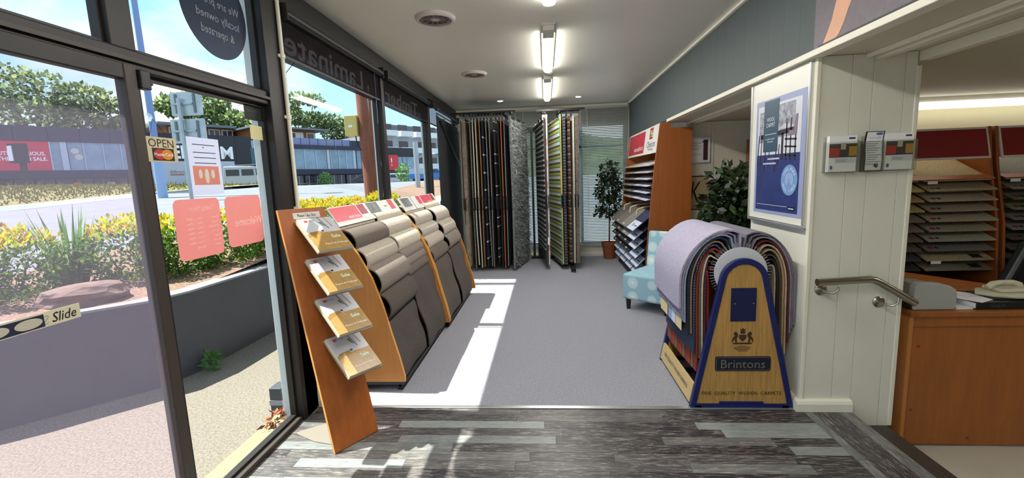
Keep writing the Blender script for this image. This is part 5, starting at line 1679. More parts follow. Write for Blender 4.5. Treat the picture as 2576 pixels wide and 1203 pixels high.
for k in range(5):
    a = math.tau * k / 5
    l_ = MB().tube([(3.85, 3.92, -0.20), (3.85 + 0.27 * math.cos(a), 3.92 + 0.22 * math.sin(a), -0.245)], 0.016, 8).build('leg', M_blackm, oc)
    MB().lathe([(0.025, -0.02), (0.025, 0.02)], (3.85 + 0.27 * math.cos(a), 3.92 + 0.22 * math.sin(a), -0.274), X3, n=12).build('wheel', M_black, l_)

# ================================================================== OFFICE SAMPLE RACKS
OC = [['B7A27C', '9C8B6E', 'B3A98C', '9B8F78', 'A59F86', '9E937C', 'A3A090', '6F6C66', 'AFA282', '8E8670'], ['8E877A', 'A8925C', 'A8925C', 'B09A64', '7C7466', '7E7260', '6E604A', '5E5850', '3A3F48', '2A2A2C'], ['8E8C84', '7A786E', '76705E', '8A8066', '72706A', '7A7872', '4A4844', '4A4A44', '3A3A38', '303030']]
OCN = ['sand', 'stone']


def office_rack(x0, cols, label, nm):
    t = thing('sample_rack', label, 'display rack', (x0 + 0.6, 4.5, -0.30), 'sample racks in the office')
    w = len(cols) * 0.60
    pf = [(4.75, -0.30), (4.18, -0.30), (4.16, 0.35), (4.22, 0.95), (4.33, 1.45), (4.38, 1.80), (4.75, 1.80)]
    for xa in (x0 - 0.024, x0 + w):
        MB().prism([(y, z) for y, z in pf], (xa, -0.005, 0), Y3, Z3, (0.024, 0, 0)).build('side_panel', M_orange_dk, t, bevel=0.002)
    MB().box(x0, x0 + w, 4.715, 4.735, -0.30, 1.80).build('back_panel', M_orange_dk, t)
    up = Vector((0, 0.06, 0.26)).normalized()
    O = Vector((x0, 4.315, 1.518))
    nn = Vector(X3).cross(up)
    hb = MB().prism(rect(0.004, w - 0.004, 0, 0.285), O, X3, up, nn * -0.012).build('header', mat('header_white', 'DEDDD6', 0.4), t)
    MB().prism(rect(0.02, w - 0.02, 0.018, 0.267), O, X3, up, nn * 0.001).build('red_panel', mat('deep_red_print', '8A1A22', 0.4), hb)
    for c, cl_ in enumerate(cols):
        for r_ in range(10):
            zf = 1.325 - r_ * 0.088
            yf = 4.16 + 0.012 * max(0, 4 - r_) + (0.06 if r_ == 0 else 0)
            s = thing('carpet_swatch', '%s carpet swatch, row %s, office rack, %s' % (nm[c], ('one two three four five six seven eight nine ten'.split())[r_], 'behind the pillar edge' if c == 0 and len(cols) == 2 else ('in full view' if len(cols) == 2 else 'at the right edge of the photo')), 'carpet sample', (x0 + 0.3 + c * 0.6, 4.4, zf), 'carpet swatches on the office racks')
            xa = x0 + c * 0.6 + 0.012
            d = Vector((0, yf - 4.66, -0.19)).normalized()
            O2 = Vector((xa, 4.66, zf + 0.19))
            L_ = Vector((0, yf - 4.66, -0.19)).length
            n2 = d.cross(Vector(X3))
            if n2.z < 0: n2 = -n2
            MB().prism(rect(0, L_, 0, 0.555), O2, d, X3, n2 * 0.012).build('board', carpet_mat('o' + cl_[r_], cl_[r_]), s)
            for a, b, m_ in ((0.03, 0.075, mat('red_sticker', '7C2018', 0.5)), (0.085, 0.115, M_print_k)):
                if c == len(cols) - 1 and r_ < 8:
                    MB().prism(ellipse(L_ - 0.045, (a + b) / 2, 0.016, (b - a) / 2, 12), O2 + n2 * 0.012, d, X3, n2 * 0.001).build('sticker', m_, s)
            if c == len(cols) - 1 and r_ >= 8:
                MB().prism(rect(L_ - 0.09, L_ - 0.03, 0.40, 0.49), O2 + n2 * 0.012, d, X3, n2 * 0.001).build('sticker', M_print_k, s)
            if r_ in (0, 8) and c == len(cols) - 1:
                MB().box(xa + 0.03, xa + 0.11, yf - 0.012, yf - 0.006, zf - 0.022, zf + 0.004).build('price_tag', M_paper, s)
    for r_ in range(10):
        zf = 1.325 - r_ * 0.088
        MB().prism([(4.26, zf + 0.024), (4.70, zf + 0.19), (4.70, zf + 0.182), (4.26, zf + 0.016)], (x0, 0, -0.006), Y3, Z3, (w, 0, 0)).build('shelf', M_orange_dk, t)
    MB().box(x0, x0 + w, 4.22, 4.715, -0.30, 0.40).build('base_cabinet', M_orange_dk, t)


office_rack(2.74 + 0.02, [OC[1], OC[0]], 'orange wood sample rack with red header nearer the pillar', ['warm grey and tan', 'cream and stone'])
office_rack(4.04, [OC[2]], 'orange wood sample rack with red header at the right photo edge', ['slate and olive'])

# ================================================================== SHOPFRONT BLINDS, LETTERING AND STICKERS
M_blind = film('sheer_blind_fabric', '2E2427', 0.5, 0.9)
M_band = mat('dark_sign_band', '1B1A20', 0.5)
M_lett = mat('grey_sign_letters', 'E2E2E6', 0.5)
M_dimfilm = film('sky_dimming_film', '3A2C2E', 0.22, 0.7)
for y0, y1, word, ly0, ly1, lz, lh, wlabel in ((2.74, 4.37, 'Laminate', 2.86, 4.10, 2.425, 0.165, 'laminate'), (4.48, 6.145, 'Timber', 4.66, 5.85, 2.41, 0.155, 'timber'), (6.265, 8.15, '', 0, 0, 0, 0, '')):
    rb = thing('roller_blind', 'dark roller blind rolled up %s' % ('over the window with %s lettering' % wlabel if word else 'over the window behind the hanging rugs'), 'blind', (-1.57, (y0 + y1) / 2, 2.28), 'roller blinds on the street windows')
    MB().tube([(-1.563, y0 + 0.01, 2.545), (-1.563, y1 - 0.01, 2.545)], 0.03, 14).build('roll', M_black, rb, smooth=True)
    MB().box(-1.596, -1.534, y0, y0 + 0.012, 2.50, 2.60).build('bracket', M_frame, rb)
    MB().box(-1.596, -1.534, y1 - 0.012, y1, 2.50, 2.60).build('bracket', M_frame, rb)
    MB().box(-1.5935, -1.592, y0 + 0.015, y1 - 0.015, 2.30, 2.55).build('fabric', M_blind, rb)
    MB().box(-1.600, -1.586, y0 + 0.015, y1 - 0.015, 2.288, 2.302).build('bottom_bar', M_black, rb)
    if word:
        fs_ = thing('window_lettering', 'mirrored %s sign lettering with dark band at the top of the window' % word, 'sign', (-1.645, (y0 + y1) / 2, 2.34))
        MB().box(-1.6615, -1.6605, y0 + 0.016, y1 - 0.016, 2.40, 2.58).build('band', M_band, fs_)
        MB().box(-1.6615, -1.6605, y0 + 0.016, y1 - 0.016, 2.29, 2.40).build('dimming_film', M_dimfilm, fs_)  # added tinted film, dims the sky seen through the blind fabric
        text('lettering', word, M_lett, fs_, (-1.643, (ly0 + ly1) / 2, lz), NY, Z3, h=lh, w=ly1 - ly0, t=0.0, bold=0.012)
        text('lettering', ',', M_lett, fs_, (-1.643, ly1 + 0.12, lz - lh * 0.3), NY, Z3, h=lh * 0.4, t=0.0)

M_navyfilm = film('navy_film', '1C2A48', 0.12, 0.4)
M_wfilm = film('white_film', 'C9CED6', 0.1, 0.5)
ov = thing('oval_sticker', 'round navy window sticker with mirrored locally owned lettering', 'sticker', (-1.646, 2.265, 2.16))
MB().prism(ellipse(2.265, 2.395, 0.232, 0.236, 48), (-1.6465, 0, 0), Y3, Z3, (0.001, 0, 0)).build('disc', M_navyfilm, ov)
for s, y, z, w in (('We are proudly', 2.275, 2.425, 0.34), ('locally owned', 2.285, 2.35, 0.30), ('& operated', 2.27, 2.278, 0.23)):
    text('lettering', s, M_wfilm, ov, (-1.6452, y, z), NY, Z3, h=0.052, w=w, t=0.0)
M_pinkf = film('pink_film', 'DE9894', 0.15, 0.5)
M_pinkt = film('pale_pink_film', 'FFF4F0', 0.0, 0.5)
th_ = thing('trading_hours_sticker', 'pink translucent trading hours sticker with mirrored text', 'sticker', (-1.646, 1.983, 1.175))
MB().prism(rrect(1.843, 2.124, 1.176, 1.456, 0.028), (-1.6465, 0, 0), Y3, Z3, (0.001, 0, 0)).build('sheet', M_pinkf, th_)
text('lettering', 'Trading Hours', M_pinkt, th_, (-1.645, 2.01, 1.408), NY, Z3, h=0.027, w=0.165, t=0.0)
rows = [('Monday', '7:30am - 4.00pm'), ('Tuesday', '7:30am - 4.00pm'), ('Wednesday', '7:30am - 4.00pm'), ('Thursday', '7:30am - 4.00pm'), ('Friday', '7:30am - 4.00pm'), ('Saturday', '9:00am - 2:00pm'), ('Sunday', 'Closed')]
for k, (a, b) in enumerate(rows):
    z = 1.362 - k * 0.0225
    text('lettering', a, M_pinkt, th_, (-1.645, 2.105, z), NY, Z3, h=0.0135, t=0.0, align='LEFT')
    text('lettering', b, M_pinkt, th_, (-1.645, 2.005, z), NY, Z3, h=0.0135, t=0.0, align='LEFT')
we = thing('welcome_sticker', 'pink translucent Welcome sticker with mirrored text', 'sticker', (-1.646, 2.305, 1.19))
MB().prism(rrect(2.162, 2.447, 1.190, 1.456, 0.028), (-1.6465, 0, 0), Y3, Z3, (0.001, 0, 0)).build('sheet', M_pinkf, we)
text('lettering', 'Welcome', M_pinkt, we, (-1.645, 2.335, 1.318), NY, Z3, h=0.042, w=0.225, t=0.0, bold=0.01)
pn_ = thing('paper_notice', 'white paper notice with peach picture taped to the glass', 'notice', (-1.645, 2.067, 1.472))
MB().box(-1.6465, -1.6455, 1.967, 2.171, 1.472, 1.744).build('sheet', film('notice_paper', 'D6D8E6', 0.05, 0.7), pn_)
for k, (a, b, z) in enumerate(((1.998, 2.14, 1.709), (2.06, 2.07, 1.697), (1.998, 2.142, 1.672), (2.0, 2.142, 1.648), (2.0, 2.14, 1.622), (2.015, 2.125, 1.597))):
    MB().box(-1.6455, -1.6451, a, b, z, z + 0.0035).build('text_line', M_print_k, pn_)
MB().box(-1.6455, -1.6450, 1.985, 2.150, 1.520, 1.610).build('picture', mat('peach_print', 'E08A78', 0.5), pn_)
for a, b, ra, rb_ in ((2.068, 1.562, 0.014, 0.036), (2.028, 1.572, 0.012, 0.022), (2.108, 1.572, 0.012, 0.022)):
    MB().prism(ellipse(a, b, ra, rb_, 16), (-1.6450, 0, 0), Y3, Z3, (0.0004, 0, 0)).build('pale_shape', mat('off_white_print', 'DDD6CE', 0.5), pn_)
op = thing('open_sign', 'cream OPEN sign with MasterCard logo hanging on the glass', 'sign', (-1.62, 1.803, 1.62))
MB().prism(rrect(1.726, 1.881, 1.620, 1.724, 0.008), (-1.628, 0, 0), Y3, Z3, (0.006, 0, 0)).build('plate', mat('cream_sign', 'CDBE9C', 0.5), op)
text('lettering', 'OPEN', M_print_k, op, (-1.6215, 1.803, 1.699), Y3, Z3, h=0.034, w=0.125, t=0.0)
MB().box(-1.622, -1.6214, 1.754, 1.862, 1.626, 1.678).build('logo_ground', M_print_k, op)
MB().prism(ellipse(1.789, 1.652, 0.029, 0.022, 28), (-1.6213, 0, 0), Y3, Z3, (0.0004, 0, 0)).build('logo_circle', mat('logo_red', 'B8281E', 0.5), op)
MB().prism(ellipse(1.827, 1.652, 0.029, 0.022, 28), (-1.6210, 0, 0), Y3, Z3, (0.0004, 0, 0)).build('logo_circle', mat('logo_orange', 'D68A1E', 0.5), op)
text('lettering', 'MasterCard', M_print_w, op, (-1.6204, 1.808, 1.652), Y3, Z3, h=0.013, w=0.093, t=0.0, bold=0.01)
MB().tube([(-1.625, 1.755, 1.722), (-1.635, 1.79, 1.80), (-1.625, 1.85, 1.722)], 0.001, 5).build('wire', M_blackm, op)
MB().lathe([(0.018, 0.0), (0.014, 0.006), (0.004, 0.012), (0.0, 0.014)], (-1.6465, 1.787, 1.806), X3, n=18).build('suction_cup', glass('clear_rubber', (0.8, 0.85, 0.88), 0.15, 0.2, (0.8, 0.85, 0.9)), op, smooth=True)
sl_ = thing('slide_sticker', 'cream Slide sticker with blue emblem on the door glass', 'sticker', (-1.598, 1.2, 1.083))
MB().box(-1.599, -1.598, 0.98, 1.353, 1.083, 1.132).build('sheet', mat('cream_sticker', 'CFC9AE', 0.5), sl_)
text('lettering', 'Slide', M_print_k, sl_, (-1.5976, 1.302, 1.107), Y3, Z3, h=0.032, w=0.075, t=0.0, italic=0.25, bold=0.01)
text('lettering', 'Slide', mat('ghost_print', '9E9A88', 0.5), sl_, (-1.5977, 1.222, 1.105), NY, Z3, h=0.030, w=0.07, t=0.0, italic=-0.2)
MB().box(-1.598, -1.5976, 1.07, 1.243, 1.086, 1.126).build('emblem_ground', mat('emblem_blue', '1E2440', 0.5), sl_)
for a in (1.112, 1.200):
    MB().prism(ellipse(a, 1.106, 0.038, 0.016, 20), (-1.5976, 0, 0), Y3, Z3, (0.0003, 0, 0)).build('emblem_oval', mat('emblem_cream', 'B9B5A2', 0.5), sl_)
bs = thing('black_sticker', 'small black alarm sticker in the upper corner of the fixed pane', 'sticker', (-1.646, 2.47, 1.876))
MB().prism(rrect(2.40, 2.542, 1.876, 1.956, 0.006), (-1.6465, 0, 0), Y3, Z3, (0.001, 0, 0)).build('sheet', M_print_k, bs)
for z in (1.93, 1.922, 1.90):
    MB().box(-1.6455, -1.6452, 2.425, 2.52, z, z + 0.002).build('text_line', mat('dim_grey_print', '4A4A4A', 0.5), bs)
bs2 = thing('beige_sticker', 'small beige sticker below the black one on the fixed pane', 'sticker', (-1.646, 2.485, 1.77))
MB().box(-1.6465, -1.6455, 2.433, 2.539, 1.77, 1.848).build('sheet', film('beige_film', 'CFC7A4', 0.05, 0.6), bs2)

# ================================================================== OUTSIDE: PATH, PLANTER, STREET
def interp(tab, v):
    if v <= tab[0][0]: return tab[0][1]
    for (a, p), (b, q_) in zip(tab, tab[1:]):
        if v <= b: return p + (q_ - p) * (v - a) / (b - a)
    return tab[-1][1]


T_TAB = [(-8, 0.55), (3, 0.60), (8, 0.95), (12, 1.06), (16, 1.28), (21, 1.50), (29, 1.42), (35, 1.32), (45, 1.38), (140, 1.6)]
WX = [(-8, -9.0), (1.0, -5.5), (1.9, -4.4), (2.488, -3.674), (3.09, -3.09), (3.4, -3.0), (4.47, -2.96), (12, -2.85), (140, -1.0)]
KX = [(-8, -16.6), (11.8, -16.0), (15.9, -15.85), (21.0, -14.0), (25.0, -12.5)]
T = lambda y: interp(T_TAB, y)
wx = lambda y: interp(WX, y)
kx = lambda y: interp(KX, y)
YS = sorted(set([-8, -4, -1, 1.0, 1.5, 1.9, 2.2, 2.488, 2.8, 3.09, 3.4, 3.9, 4.47, 5.5, 7, 8, 9, 10, 12, 14, 16, 18, 21, 23, 25, 27, 29, 32, 35, 40, 45, 55, 70, 100, 140]))


def strip(name, label, m, xa, xb, zf, ys, nx=6):
    vs, fs = [], []
    for y in ys:
        for i in range(nx + 1):
            x = xa(y) + (xb(y) - xa(y)) * i / nx
            vs.append((x, y, zf(x, y)))
    for j in range(len(ys) - 1):
        for i in range(nx):
            a = j * (nx + 1) + i
            fs.append((a, a + 1, a + nx + 2, a + nx + 1))
    o = MB()._add(vs, fs).build(name, m, None, smooth=True)
    return struct(o, label)


M_path = mat('pebble_concrete', '756E62', 0.9, var=0.45, vscale=70, bump=0.6, bscale=120)
struct(MB().box(-11.0, -1.69, -8.0, 14.0, -0.12, -0.05).build('footpath', M_path), 'pebbled concrete path between shopfront and planter wall')
struct(MB().box(-1.845, -1.69, -8.0, 2.66, -0.05, -0.015).build('doorstep', mat('cream_step', '8A8262', 0.8, var=0.3, vscale=30)), 'cream painted step along the outside of the sliding door')
strip('garden_bed', 'brown mulch garden bed behind the planter wall', mat('bark_mulch', '7A6250', 0.95, var=0.6, vscale=45, bump=1.0, bscale=60), lambda y: wx(y) - 0.10, lambda y: wx(y) - 2.6, lambda x, y: T(y) + 0.02 * math.sin(x * 5 + y * 4), YS, 8)
M_road = mat('asphalt', '6C7076', 0.9, var=0.12, vscale=1.5, bump=0.2, bscale=80)
strip('road', 'pale grey asphalt street in front of the shop', M_road, lambda y: wx(y) - 2.6, lambda y: kx(y) if y <= 25 else -60, lambda x, y: T(y) + 0.0, YS, 8)
strip('kerb', 'pale concrete kerb along the grass verge', mat('kerb_concrete', '94918A', 0.85, var=0.1, vscale=2), lambda y: kx(y) + 0.02, lambda y: kx(y) - 0.45, lambda x, y: T(y) + 0.13, [y for y in YS if y <= 25], 1)
sm = lambda s: 0 if s <= 0 else (1 if s >= 1 else s * s * (3 - 2 * s))
zg = lambda x, y: T(y) + 0.12 + (1.97 - T(y) - 0.12) * sm((kx(y) - x) / 13.5) * (1 if y < 22 else max(0, (27 - y) / 5))
M_grass = mat('dry_grass', '6A6834', 0.95, var=0.4, vscale=3, bump=0.8, bscale=25)
g_ = strip('lawn', 'dry grass verge across the street', M_grass, lambda y: kx(y) - 0.44, lambda y: kx(y) - 18, zg, [y for y in YS if y <= 27], 14)
strip('far_ground', 'ground in front of the buildings across the street', M_road, lambda y: kx(y) - 17.5, lambda y: -140, lambda x, y: 1.62, [y for y in YS if y <= 27] + [60, 140], 3)
n = 16000
gy = RNG.random(n) * 20.5 + 4
gx = np.array([kx(v) for v in gy]) - 0.5 - RNG.random(n) ** 0.7 * 14.5
gz = np.array([zg(a, b) for a, b in zip(gx, gy)])
hgt = 0.03 + 0.07 * RNG.random(n) + 0.16 * (RNG.random(n) < 0.02)
dx = RNG.normal(size=(n, 2)) * 0.04
B0 = np.stack([gx, gy, gz], 1)
tp = B0 + np.stack([dx[:, 0], dx[:, 1], hgt], 1)
w_ = np.stack([0.02 + 0 * gx, 0.02 + 0 * gx, 0 * gx], 1)
o = quads('grass', np.stack([B0 - w_, B0 + w_, tp + w_ * 0.2, tp - w_ * 0.2], 1), [mat('grass_blade', '74743A', 0.9), mat('dry_blade', '8C844E', 0.9)], (RNG.random(n) < 0.5).astype(int))
tag(o, 'grass blades covering the verge across the street', kind='stuff')
# planter wall
pw = thing('planter_wall', 'low slate grey rendered retaining wall with pale top around the garden bed', 'wall', (-3.2, 3.0, -0.05))
WP = [(x, y) for y, x in WX if -8 <= y <= 12]
wb = MB()
tb = MB()
for (xa, ya), (xb, yb) in zip(WP, WP[1:]):
    for g, zz0, zz1, w0, w1 in ((wb, -0.05, 0.645, 0.0, 0.14), (tb, 0.645, 0.662, -0.006, 0.15)):
        g._add([(xa - w0, ya, zz0), (xb - w0, yb, zz0), (xb - w1, yb + (0.0), zz0), (xa - w1, ya, zz0), (xa - w0, ya, zz1), (xb - w0, yb, zz1), (xb - w1, yb, zz1), (xa - w1, ya, zz1)], [(0, 1, 5, 4), (3, 7, 6, 2), (4, 5, 6, 7), (0, 3, 2, 1)])
wb.build('render_face', mat('slate_render', '3E4049', 0.8, var=0.1, vscale=4), pw)
tb.build('capping', mat('pale_capping', '7E8086', 0.8, var=0.12, vscale=6), pw)
pbs = thing('post_base', 'small dark box with grey band at the foot of the shopfront post outside', 'post base', (-1.83, 2.74, -0.05))
MB().box(-1.90, -1.815, 2.69, 2.80, -0.05, 0.15).build('block', mat('dark_slate_block', '3A4048', 0.6), pbs, bevel=0.004)
MB().box(-1.903, -1.812, 2.687, 2.803, 0.03, 0.065).build('grey_band', mat('grey_band', '8A8E92', 0.6), pbs)
dl = thing('dead_leaves', 'small heap of dry brown leaves on the door step corner', 'leaves', (-1.76, 2.56, -0.015))
P, _h = leaves([((-1.77, 2.55, 0.02), (0.05, 0.10, 0.03))], 60, 0.045, 0.4, 0.2, 0.3)
P[:, :, 2] = np.maximum(P[:, :, 2], -0.012)
quads('leaf_pile', P, mat('dry_leaf', '8A4A2C', 0.8, var=0.3, vscale=30), None, dl)['kind'] = 'stuff'
wd_ = thing('weed', 'small green weed growing from the path beside the planter wall', 'plant', (-2.9, 3.45, -0.05))
P, _h = leaves([((-2.90, 3.42, 0.04), (0.07, 0.07, 0.08))], 120, 0.05, 0.4, 0.2, -0.2)
P[:, :, 2] = np.maximum(P[:, :, 2], -0.048)
quads('foliage', P, mat('weed_green', '3E6B2C', 0.7), None, wd_)['kind'] = 'stuff'

# rock
rk_ = bmesh.new()
bmesh.ops.create_icosphere(rk_, subdivisions=3, radius=1.0)
for v in rk_.verts:
    p = v.co
    f = 1 + 0.10 * math.sin(p.x * 5 + 1) * math.cos(p.y * 4) + 0.07 * math.sin(p.z * 9 + p.x * 3) + 0.04 * math.sin(p.y * 13)
    v.co = Vector((p.x * 0.27 * f, p.y * 0.17 * f, max(-0.12, p.z * 0.13 * f)))
    if v.co.z > 0.08: v.co.z = 0.08 + (v.co.z - 0.08) * 0.35
me = bpy.data.meshes.new('garden_rock')
rk_.to_mesh(me)
rk_.free()
me.materials.append(mat('brown_sandstone', '6E5B50', 0.9, var=0.35, vscale=5, stretch=(1, 1, 4), bump=0.8, bscale=14))
me.transform(Matrix.Translation((-3.70, 3.20, 0.69)) @ Matrix.Rotation(math.radians(48), 4, 'Z'))
o = link_mesh('garden_rock', me)
tag(o, 'flat brown sandstone rock in the garden bed behind the planter wall', 'rock')

# hedge shrubs with yellow tops
M_hy = film('hedge_yellow', 'D8BC20', 0.0, 0.6)
M_hl = film('hedge_lime', '93AC2A', 0.0, 0.6)
M_hg = film('hedge_green', '4A6E28', 0.0, 0.6)
M_ho = film('hedge_orange', 'CC8A3C', 0.0, 0.6)


def shrub(label, blobs, n, size=0.048):
    n = int(n * 1.5)
    x, y = blobs[0][0][0], blobs[0][0][1]
    t = thing('hedge_shrub', label, 'shrub', (x, y, T(y)), 'yellow topped shrubs in the garden bed')
    P, hh = leaves(blobs, n, size, 0.45, 0.55, -0.35)
    zt = np.array([b[0][2] + b[1][2] for b in blobs]).max()
    rel = P[:, 0, 2] - (zt - 0.17)
    u = RNG.random(n)
    mi = np.where(rel + 0.12 * (u - 0.5) > 0, np.where(u < 0.62, 0, np.where(u < 0.9, 1, 3)), np.where(u < 0.12, 1, 2))
    o = quads('foliage', P, [M_hy, M_hl, M_hg, M_ho], mi, t)
    tag(o, kind='stuff')
    for k in range(4):
        b = blobs[k % len(blobs)]
        a = k * 1.7
        MB().tube([(b[0][0] + 0.05 * math.cos(a), b[0][1] + 0.05 * math.sin(a), T(y) - 0.02), (b[0][0] + 0.18 * math.cos(a), b[0][1] + 0.18 * math.sin(a), b[0][2])], [0.012, 0.006], 6).build('stem', M_bark, t)


shrub('yellow topped shrub at the left edge of the photo', [((-4.60, 3.38, 0.90), (0.44, 0.44, 0.35)), ((-5.1, 3.3, 0.90), (0.40, 0.4, 0.33))], 3800)
shrub('yellow topped shrub just right of the strappy plant', [((-4.02, 3.92, 0.93), (0.40, 0.36, 0.35)), ((-3.70, 4.15, 0.92), (0.36, 0.36, 0.35))], 3600)
shrub('yellow topped shrub behind the trading hours sticker', [((-3.48, 4.50, 0.92), (0.36, 0.36, 0.36)), ((-3.40, 5.0, 0.92), (0.34, 0.36, 0.36))], 3600)
shrub('yellow topped shrub behind the welcome sticker', [((-3.38, 5.45, 0.95), (0.34, 0.36, 0.33)), ((-3.36, 5.9, 0.96), (0.32, 0.36, 0.31))], 3200)
shrub('long yellow shrub seen above the nearer carpet rack', [((-3.55, 6.45, 1.03), (0.34, 0.38, 0.26)), ((-3.45, 6.95, 1.04), (0.32, 0.38, 0.25)), ((-3.35, 7.45, 1.05), (0.3, 0.34, 0.23))], 4200)
shrub('yellow shrub at the foot of the timber power pole', [((-3.05, 7.95, 1.08), (0.26, 0.30, 0.26)), ((-2.98, 8.3, 1.06), (0.24, 0.3, 0.24))], 2400)
# strappy plant
fx_ = thing('flax_plant', 'strappy green flax plant between two shrubs', 'plant', (-4.5, 3.75, 0.62))
Q = []
rr = np.random.default_rng(5)
for k in range(110):
    a = rr.random() * math.tau
    l_ = 0.35 + 0.55 * rr.random()
    ln_ = 0.15 + 0.75 * rr.random()
    b = np.array([-4.42 + 0.10 * math.cos(a), 3.72 + 0.10 * math.sin(a), 0.60])
    dr_ = np.array([math.cos(a), math.sin(a), 0])
    sdv_ = np.array([-math.sin(a), math.cos(a), 0])
    pts = []
    for i in range(5):
        u = i / 4
        pts.append(b + dr_ * (ln_ * l_ * 0.55 * u ** 1.5) + np.array([0, 0, l_ * (u - 0.25 * ln_ * u * u)]))
    for i in range(4):
        w0, w1 = 0.014 * (1 - (i / 4) ** 2), 0.014 * (1 - ((i + 1) / 4) ** 2)
        Q.append([pts[i] - sdv_ * w0, pts[i] + sdv_ * w0, pts[i + 1] + sdv_ * w1, pts[i + 1] - sdv_ * w1])
quads('blades', np.array(Q), [film('flax_green', '55843A', 0.0, 0.6), film('flax_lime', '92B450', 0.0, 0.6)], (rr.random(len(Q)) < 0.35).astype(int), fx_)['kind'] = 'stuff'

# ================================================================== BUILDINGS ACROSS THE STREET
FO, FE = Vector((-41.68, 31.36, 0)), Vector((0.5593, 0.8290, 0))
FN = Vector((0.8290, -0.5593, 0))


def fbx(g, u0, u1, z0, z1, w0, w1):
    c = FO + FE * (u0 + u1) / 2 + FN * (w0 + w1) / 2 + Vector((0, 0, (z0 + z1) / 2))
    return g.obox(c, FE * (u1 - u0) / 2, FN * (w1 - w0) / 2, (0, 0, (z1 - z0) / 2))


def fp(nm, m, par, u0, u1, z0, z1, w0, w1): return fbx(MB(), u0, u1, z0, z1, w0, w1).build(nm, m, par)


def fpos(u, z, w): return FO + FE * u + FN * w + Vector((0, 0, z))


M_nav = mat('dark_blue_cladding', '262940', 0.6, var=0.08, vscale=1)
M_blk = mat('black_cladding', '1D2027', 0.55, var=0.08, vscale=1)
M_shop = mat('shop_window_glass', '7C94A8', 0.12, var=0.25, vscale=0.6)
M_dkw = mat('dark_window_glass', '3A3640', 0.15, var=0.5, vscale=1.2)
M_mull = mat('pale_mullion', 'A9B6C2', 0.5)
M_redb = mat('red_banner', 'C22B44', 0.55)
M_bgw = mat('banner_white', 'E6E6E8', 0.6)
b1 = thing('furniture_store', 'dark two storey store with red sale banner across the street', 'building', tuple(fpos(-3, 1.6, -4)))
fp('body', M_nav, b1, -16, 8.6, 1.4, 6.9, -9, -0.25)
for k in range(13):
    fp('parapet_panel', M_nav, b1, -16 + k * 1.89, -16 + k * 1.89 + 1.86, 5.78, 6.94, -0.25, 0.12)
fp('spandrel', M_nav, b1, -16, 8.6, 2.80, 3.46, -0.25, 0.15)
bn2 = fp('banner', M_redb, b1, -14, 2.85, 3.46, 5.77, -0.25, 0.02)
text('lettering', 'ABSOLUTELY SERIOUS.', M_bgw, bn2, fpos(0.78, 4.80, 0.03), FE, Z3, h=0.30, w=3.65, bold=0.02)
text('lettering', 'EVERYTHING ON SALE.', M_bgw, bn2, fpos(0.85, 4.38, 0.03), FE, Z3, h=0.30, w=3.65, bold=0.02)
for a, b in ((2.95, 3.5), (3.95, 4.88), (4.95, 6.12), (6.18, 7.3), (7.36, 8.55)):
    fp('upper_window', M_shop, b1, a, b, 3.46, 5.77, -0.25, -0.05)
for a, w in ((3.5, 0.4), (4.88, 0.06), (6.12, 0.06), (7.3, 0.06), (2.86, 0.08)):
    fp('mullion', M_mull, b1, a, a + w, 3.46, 5.77, -0.2, 0.03)
for a, z in ((4.35, 5.05), (4.55, 4.55)):
    MB().prism(ellipse(0, 0, 0.26, 0.24, 20), fpos(a, z, -0.04), FE, Z3, FN * 0.02).build('lamp_shade', mat('pale_shade', 'BDB9B4', 0.7), b1)
for k, a in enumerate(np.arange(-12, 8.4, 1.15)):
    if 3.0 < a < 3.6: continue
    fp('street_window', M_dkw, b1, a, a + 1.09, 1.5, 2.78, -0.3, -0.05)
for a, z, c in ((3.95, 2.35, 'D0602E'), (1.2, 2.2, 'B9B4AC'), (6.1, 2.3, 'C2BDB4')):
    fp('display_item', mat('shop_item_' + c, c, 0.7), b1, a, a + 0.5, z - 0.35, z + 0.1, -0.05, -0.03)
b2 = thing('black_clad_store', 'black clad store wall with large white letters across the street', 'building', tuple(fpos(13.9, 1.5, -4)))
fp('body', M_blk, b2, 8.65, 20.5, 1.3, 6.8, -9, -0.25)
for k in range(6):
    fp('wall_panel', M_blk, b2, 8.7 + k * 1.58, 8.7 + k * 1.58 + 1.56, 3.64, 6.87, -0.25, 0.1)
fp('glass_bay', M_shop, b2, 18.2, 20.4, 3.6, 6.5, -0.25, 0.0)
fp('side_poster', mat('teal_poster', '2E5A66', 0.5, var=0.4, vscale=2), b2, 18.0, 19.3, 3.5, 5.65, 0.05, 0.12)
text('lettering', 'FREEDOM', M_bgw, b2, fpos(12.75, 5.12, 0.11), FE, Z3, h=1.30, w=7.1, bold=0.03)
fp('lower_wall', M_blk, b2, 15.2, 20.4, 1.4, 3.6, -0.25, 0.0)
hd_ = thing('white_hoarding', 'white wall lettered didirect below the black store', 'wall', tuple(fpos(12.2, 1.3, 2.0)))
fp('panel', mat('white_hoarding', 'A5ABB6', 0.6, var=0.05, vscale=1), hd_, 8.9, 15.6, 1.2, 4.15, 1.9, 2.1)
text('lettering', 'didirect', mat('rust_print', '8A4A44', 0.5), hd_, fpos(10.72, 3.18, 2.11), FE, Z3, h=0.32, w=1.15)
fp('underline', mat('rust_print', '8A4A44', 0.5), hd_, 10.15, 11.25, 2.86, 2.95, 2.1, 2.12)
M_brick = mat('orange_brick', '8E5630', 0.85, var=0.25, vscale=4)
ap = thing('brick_flats', 'orange brick flats with flat roof behind the black store', 'building', tuple(fpos(17, 1.5, -10)))
fp('wall', M_brick, ap, 13.5, 20.3, 1.5, 8.75, -18, -10)
fp('roof', mat('grey_roof', '6E747C', 0.6), ap, 12.5, 20.4, 8.75, 9.05, -19, -9.2)
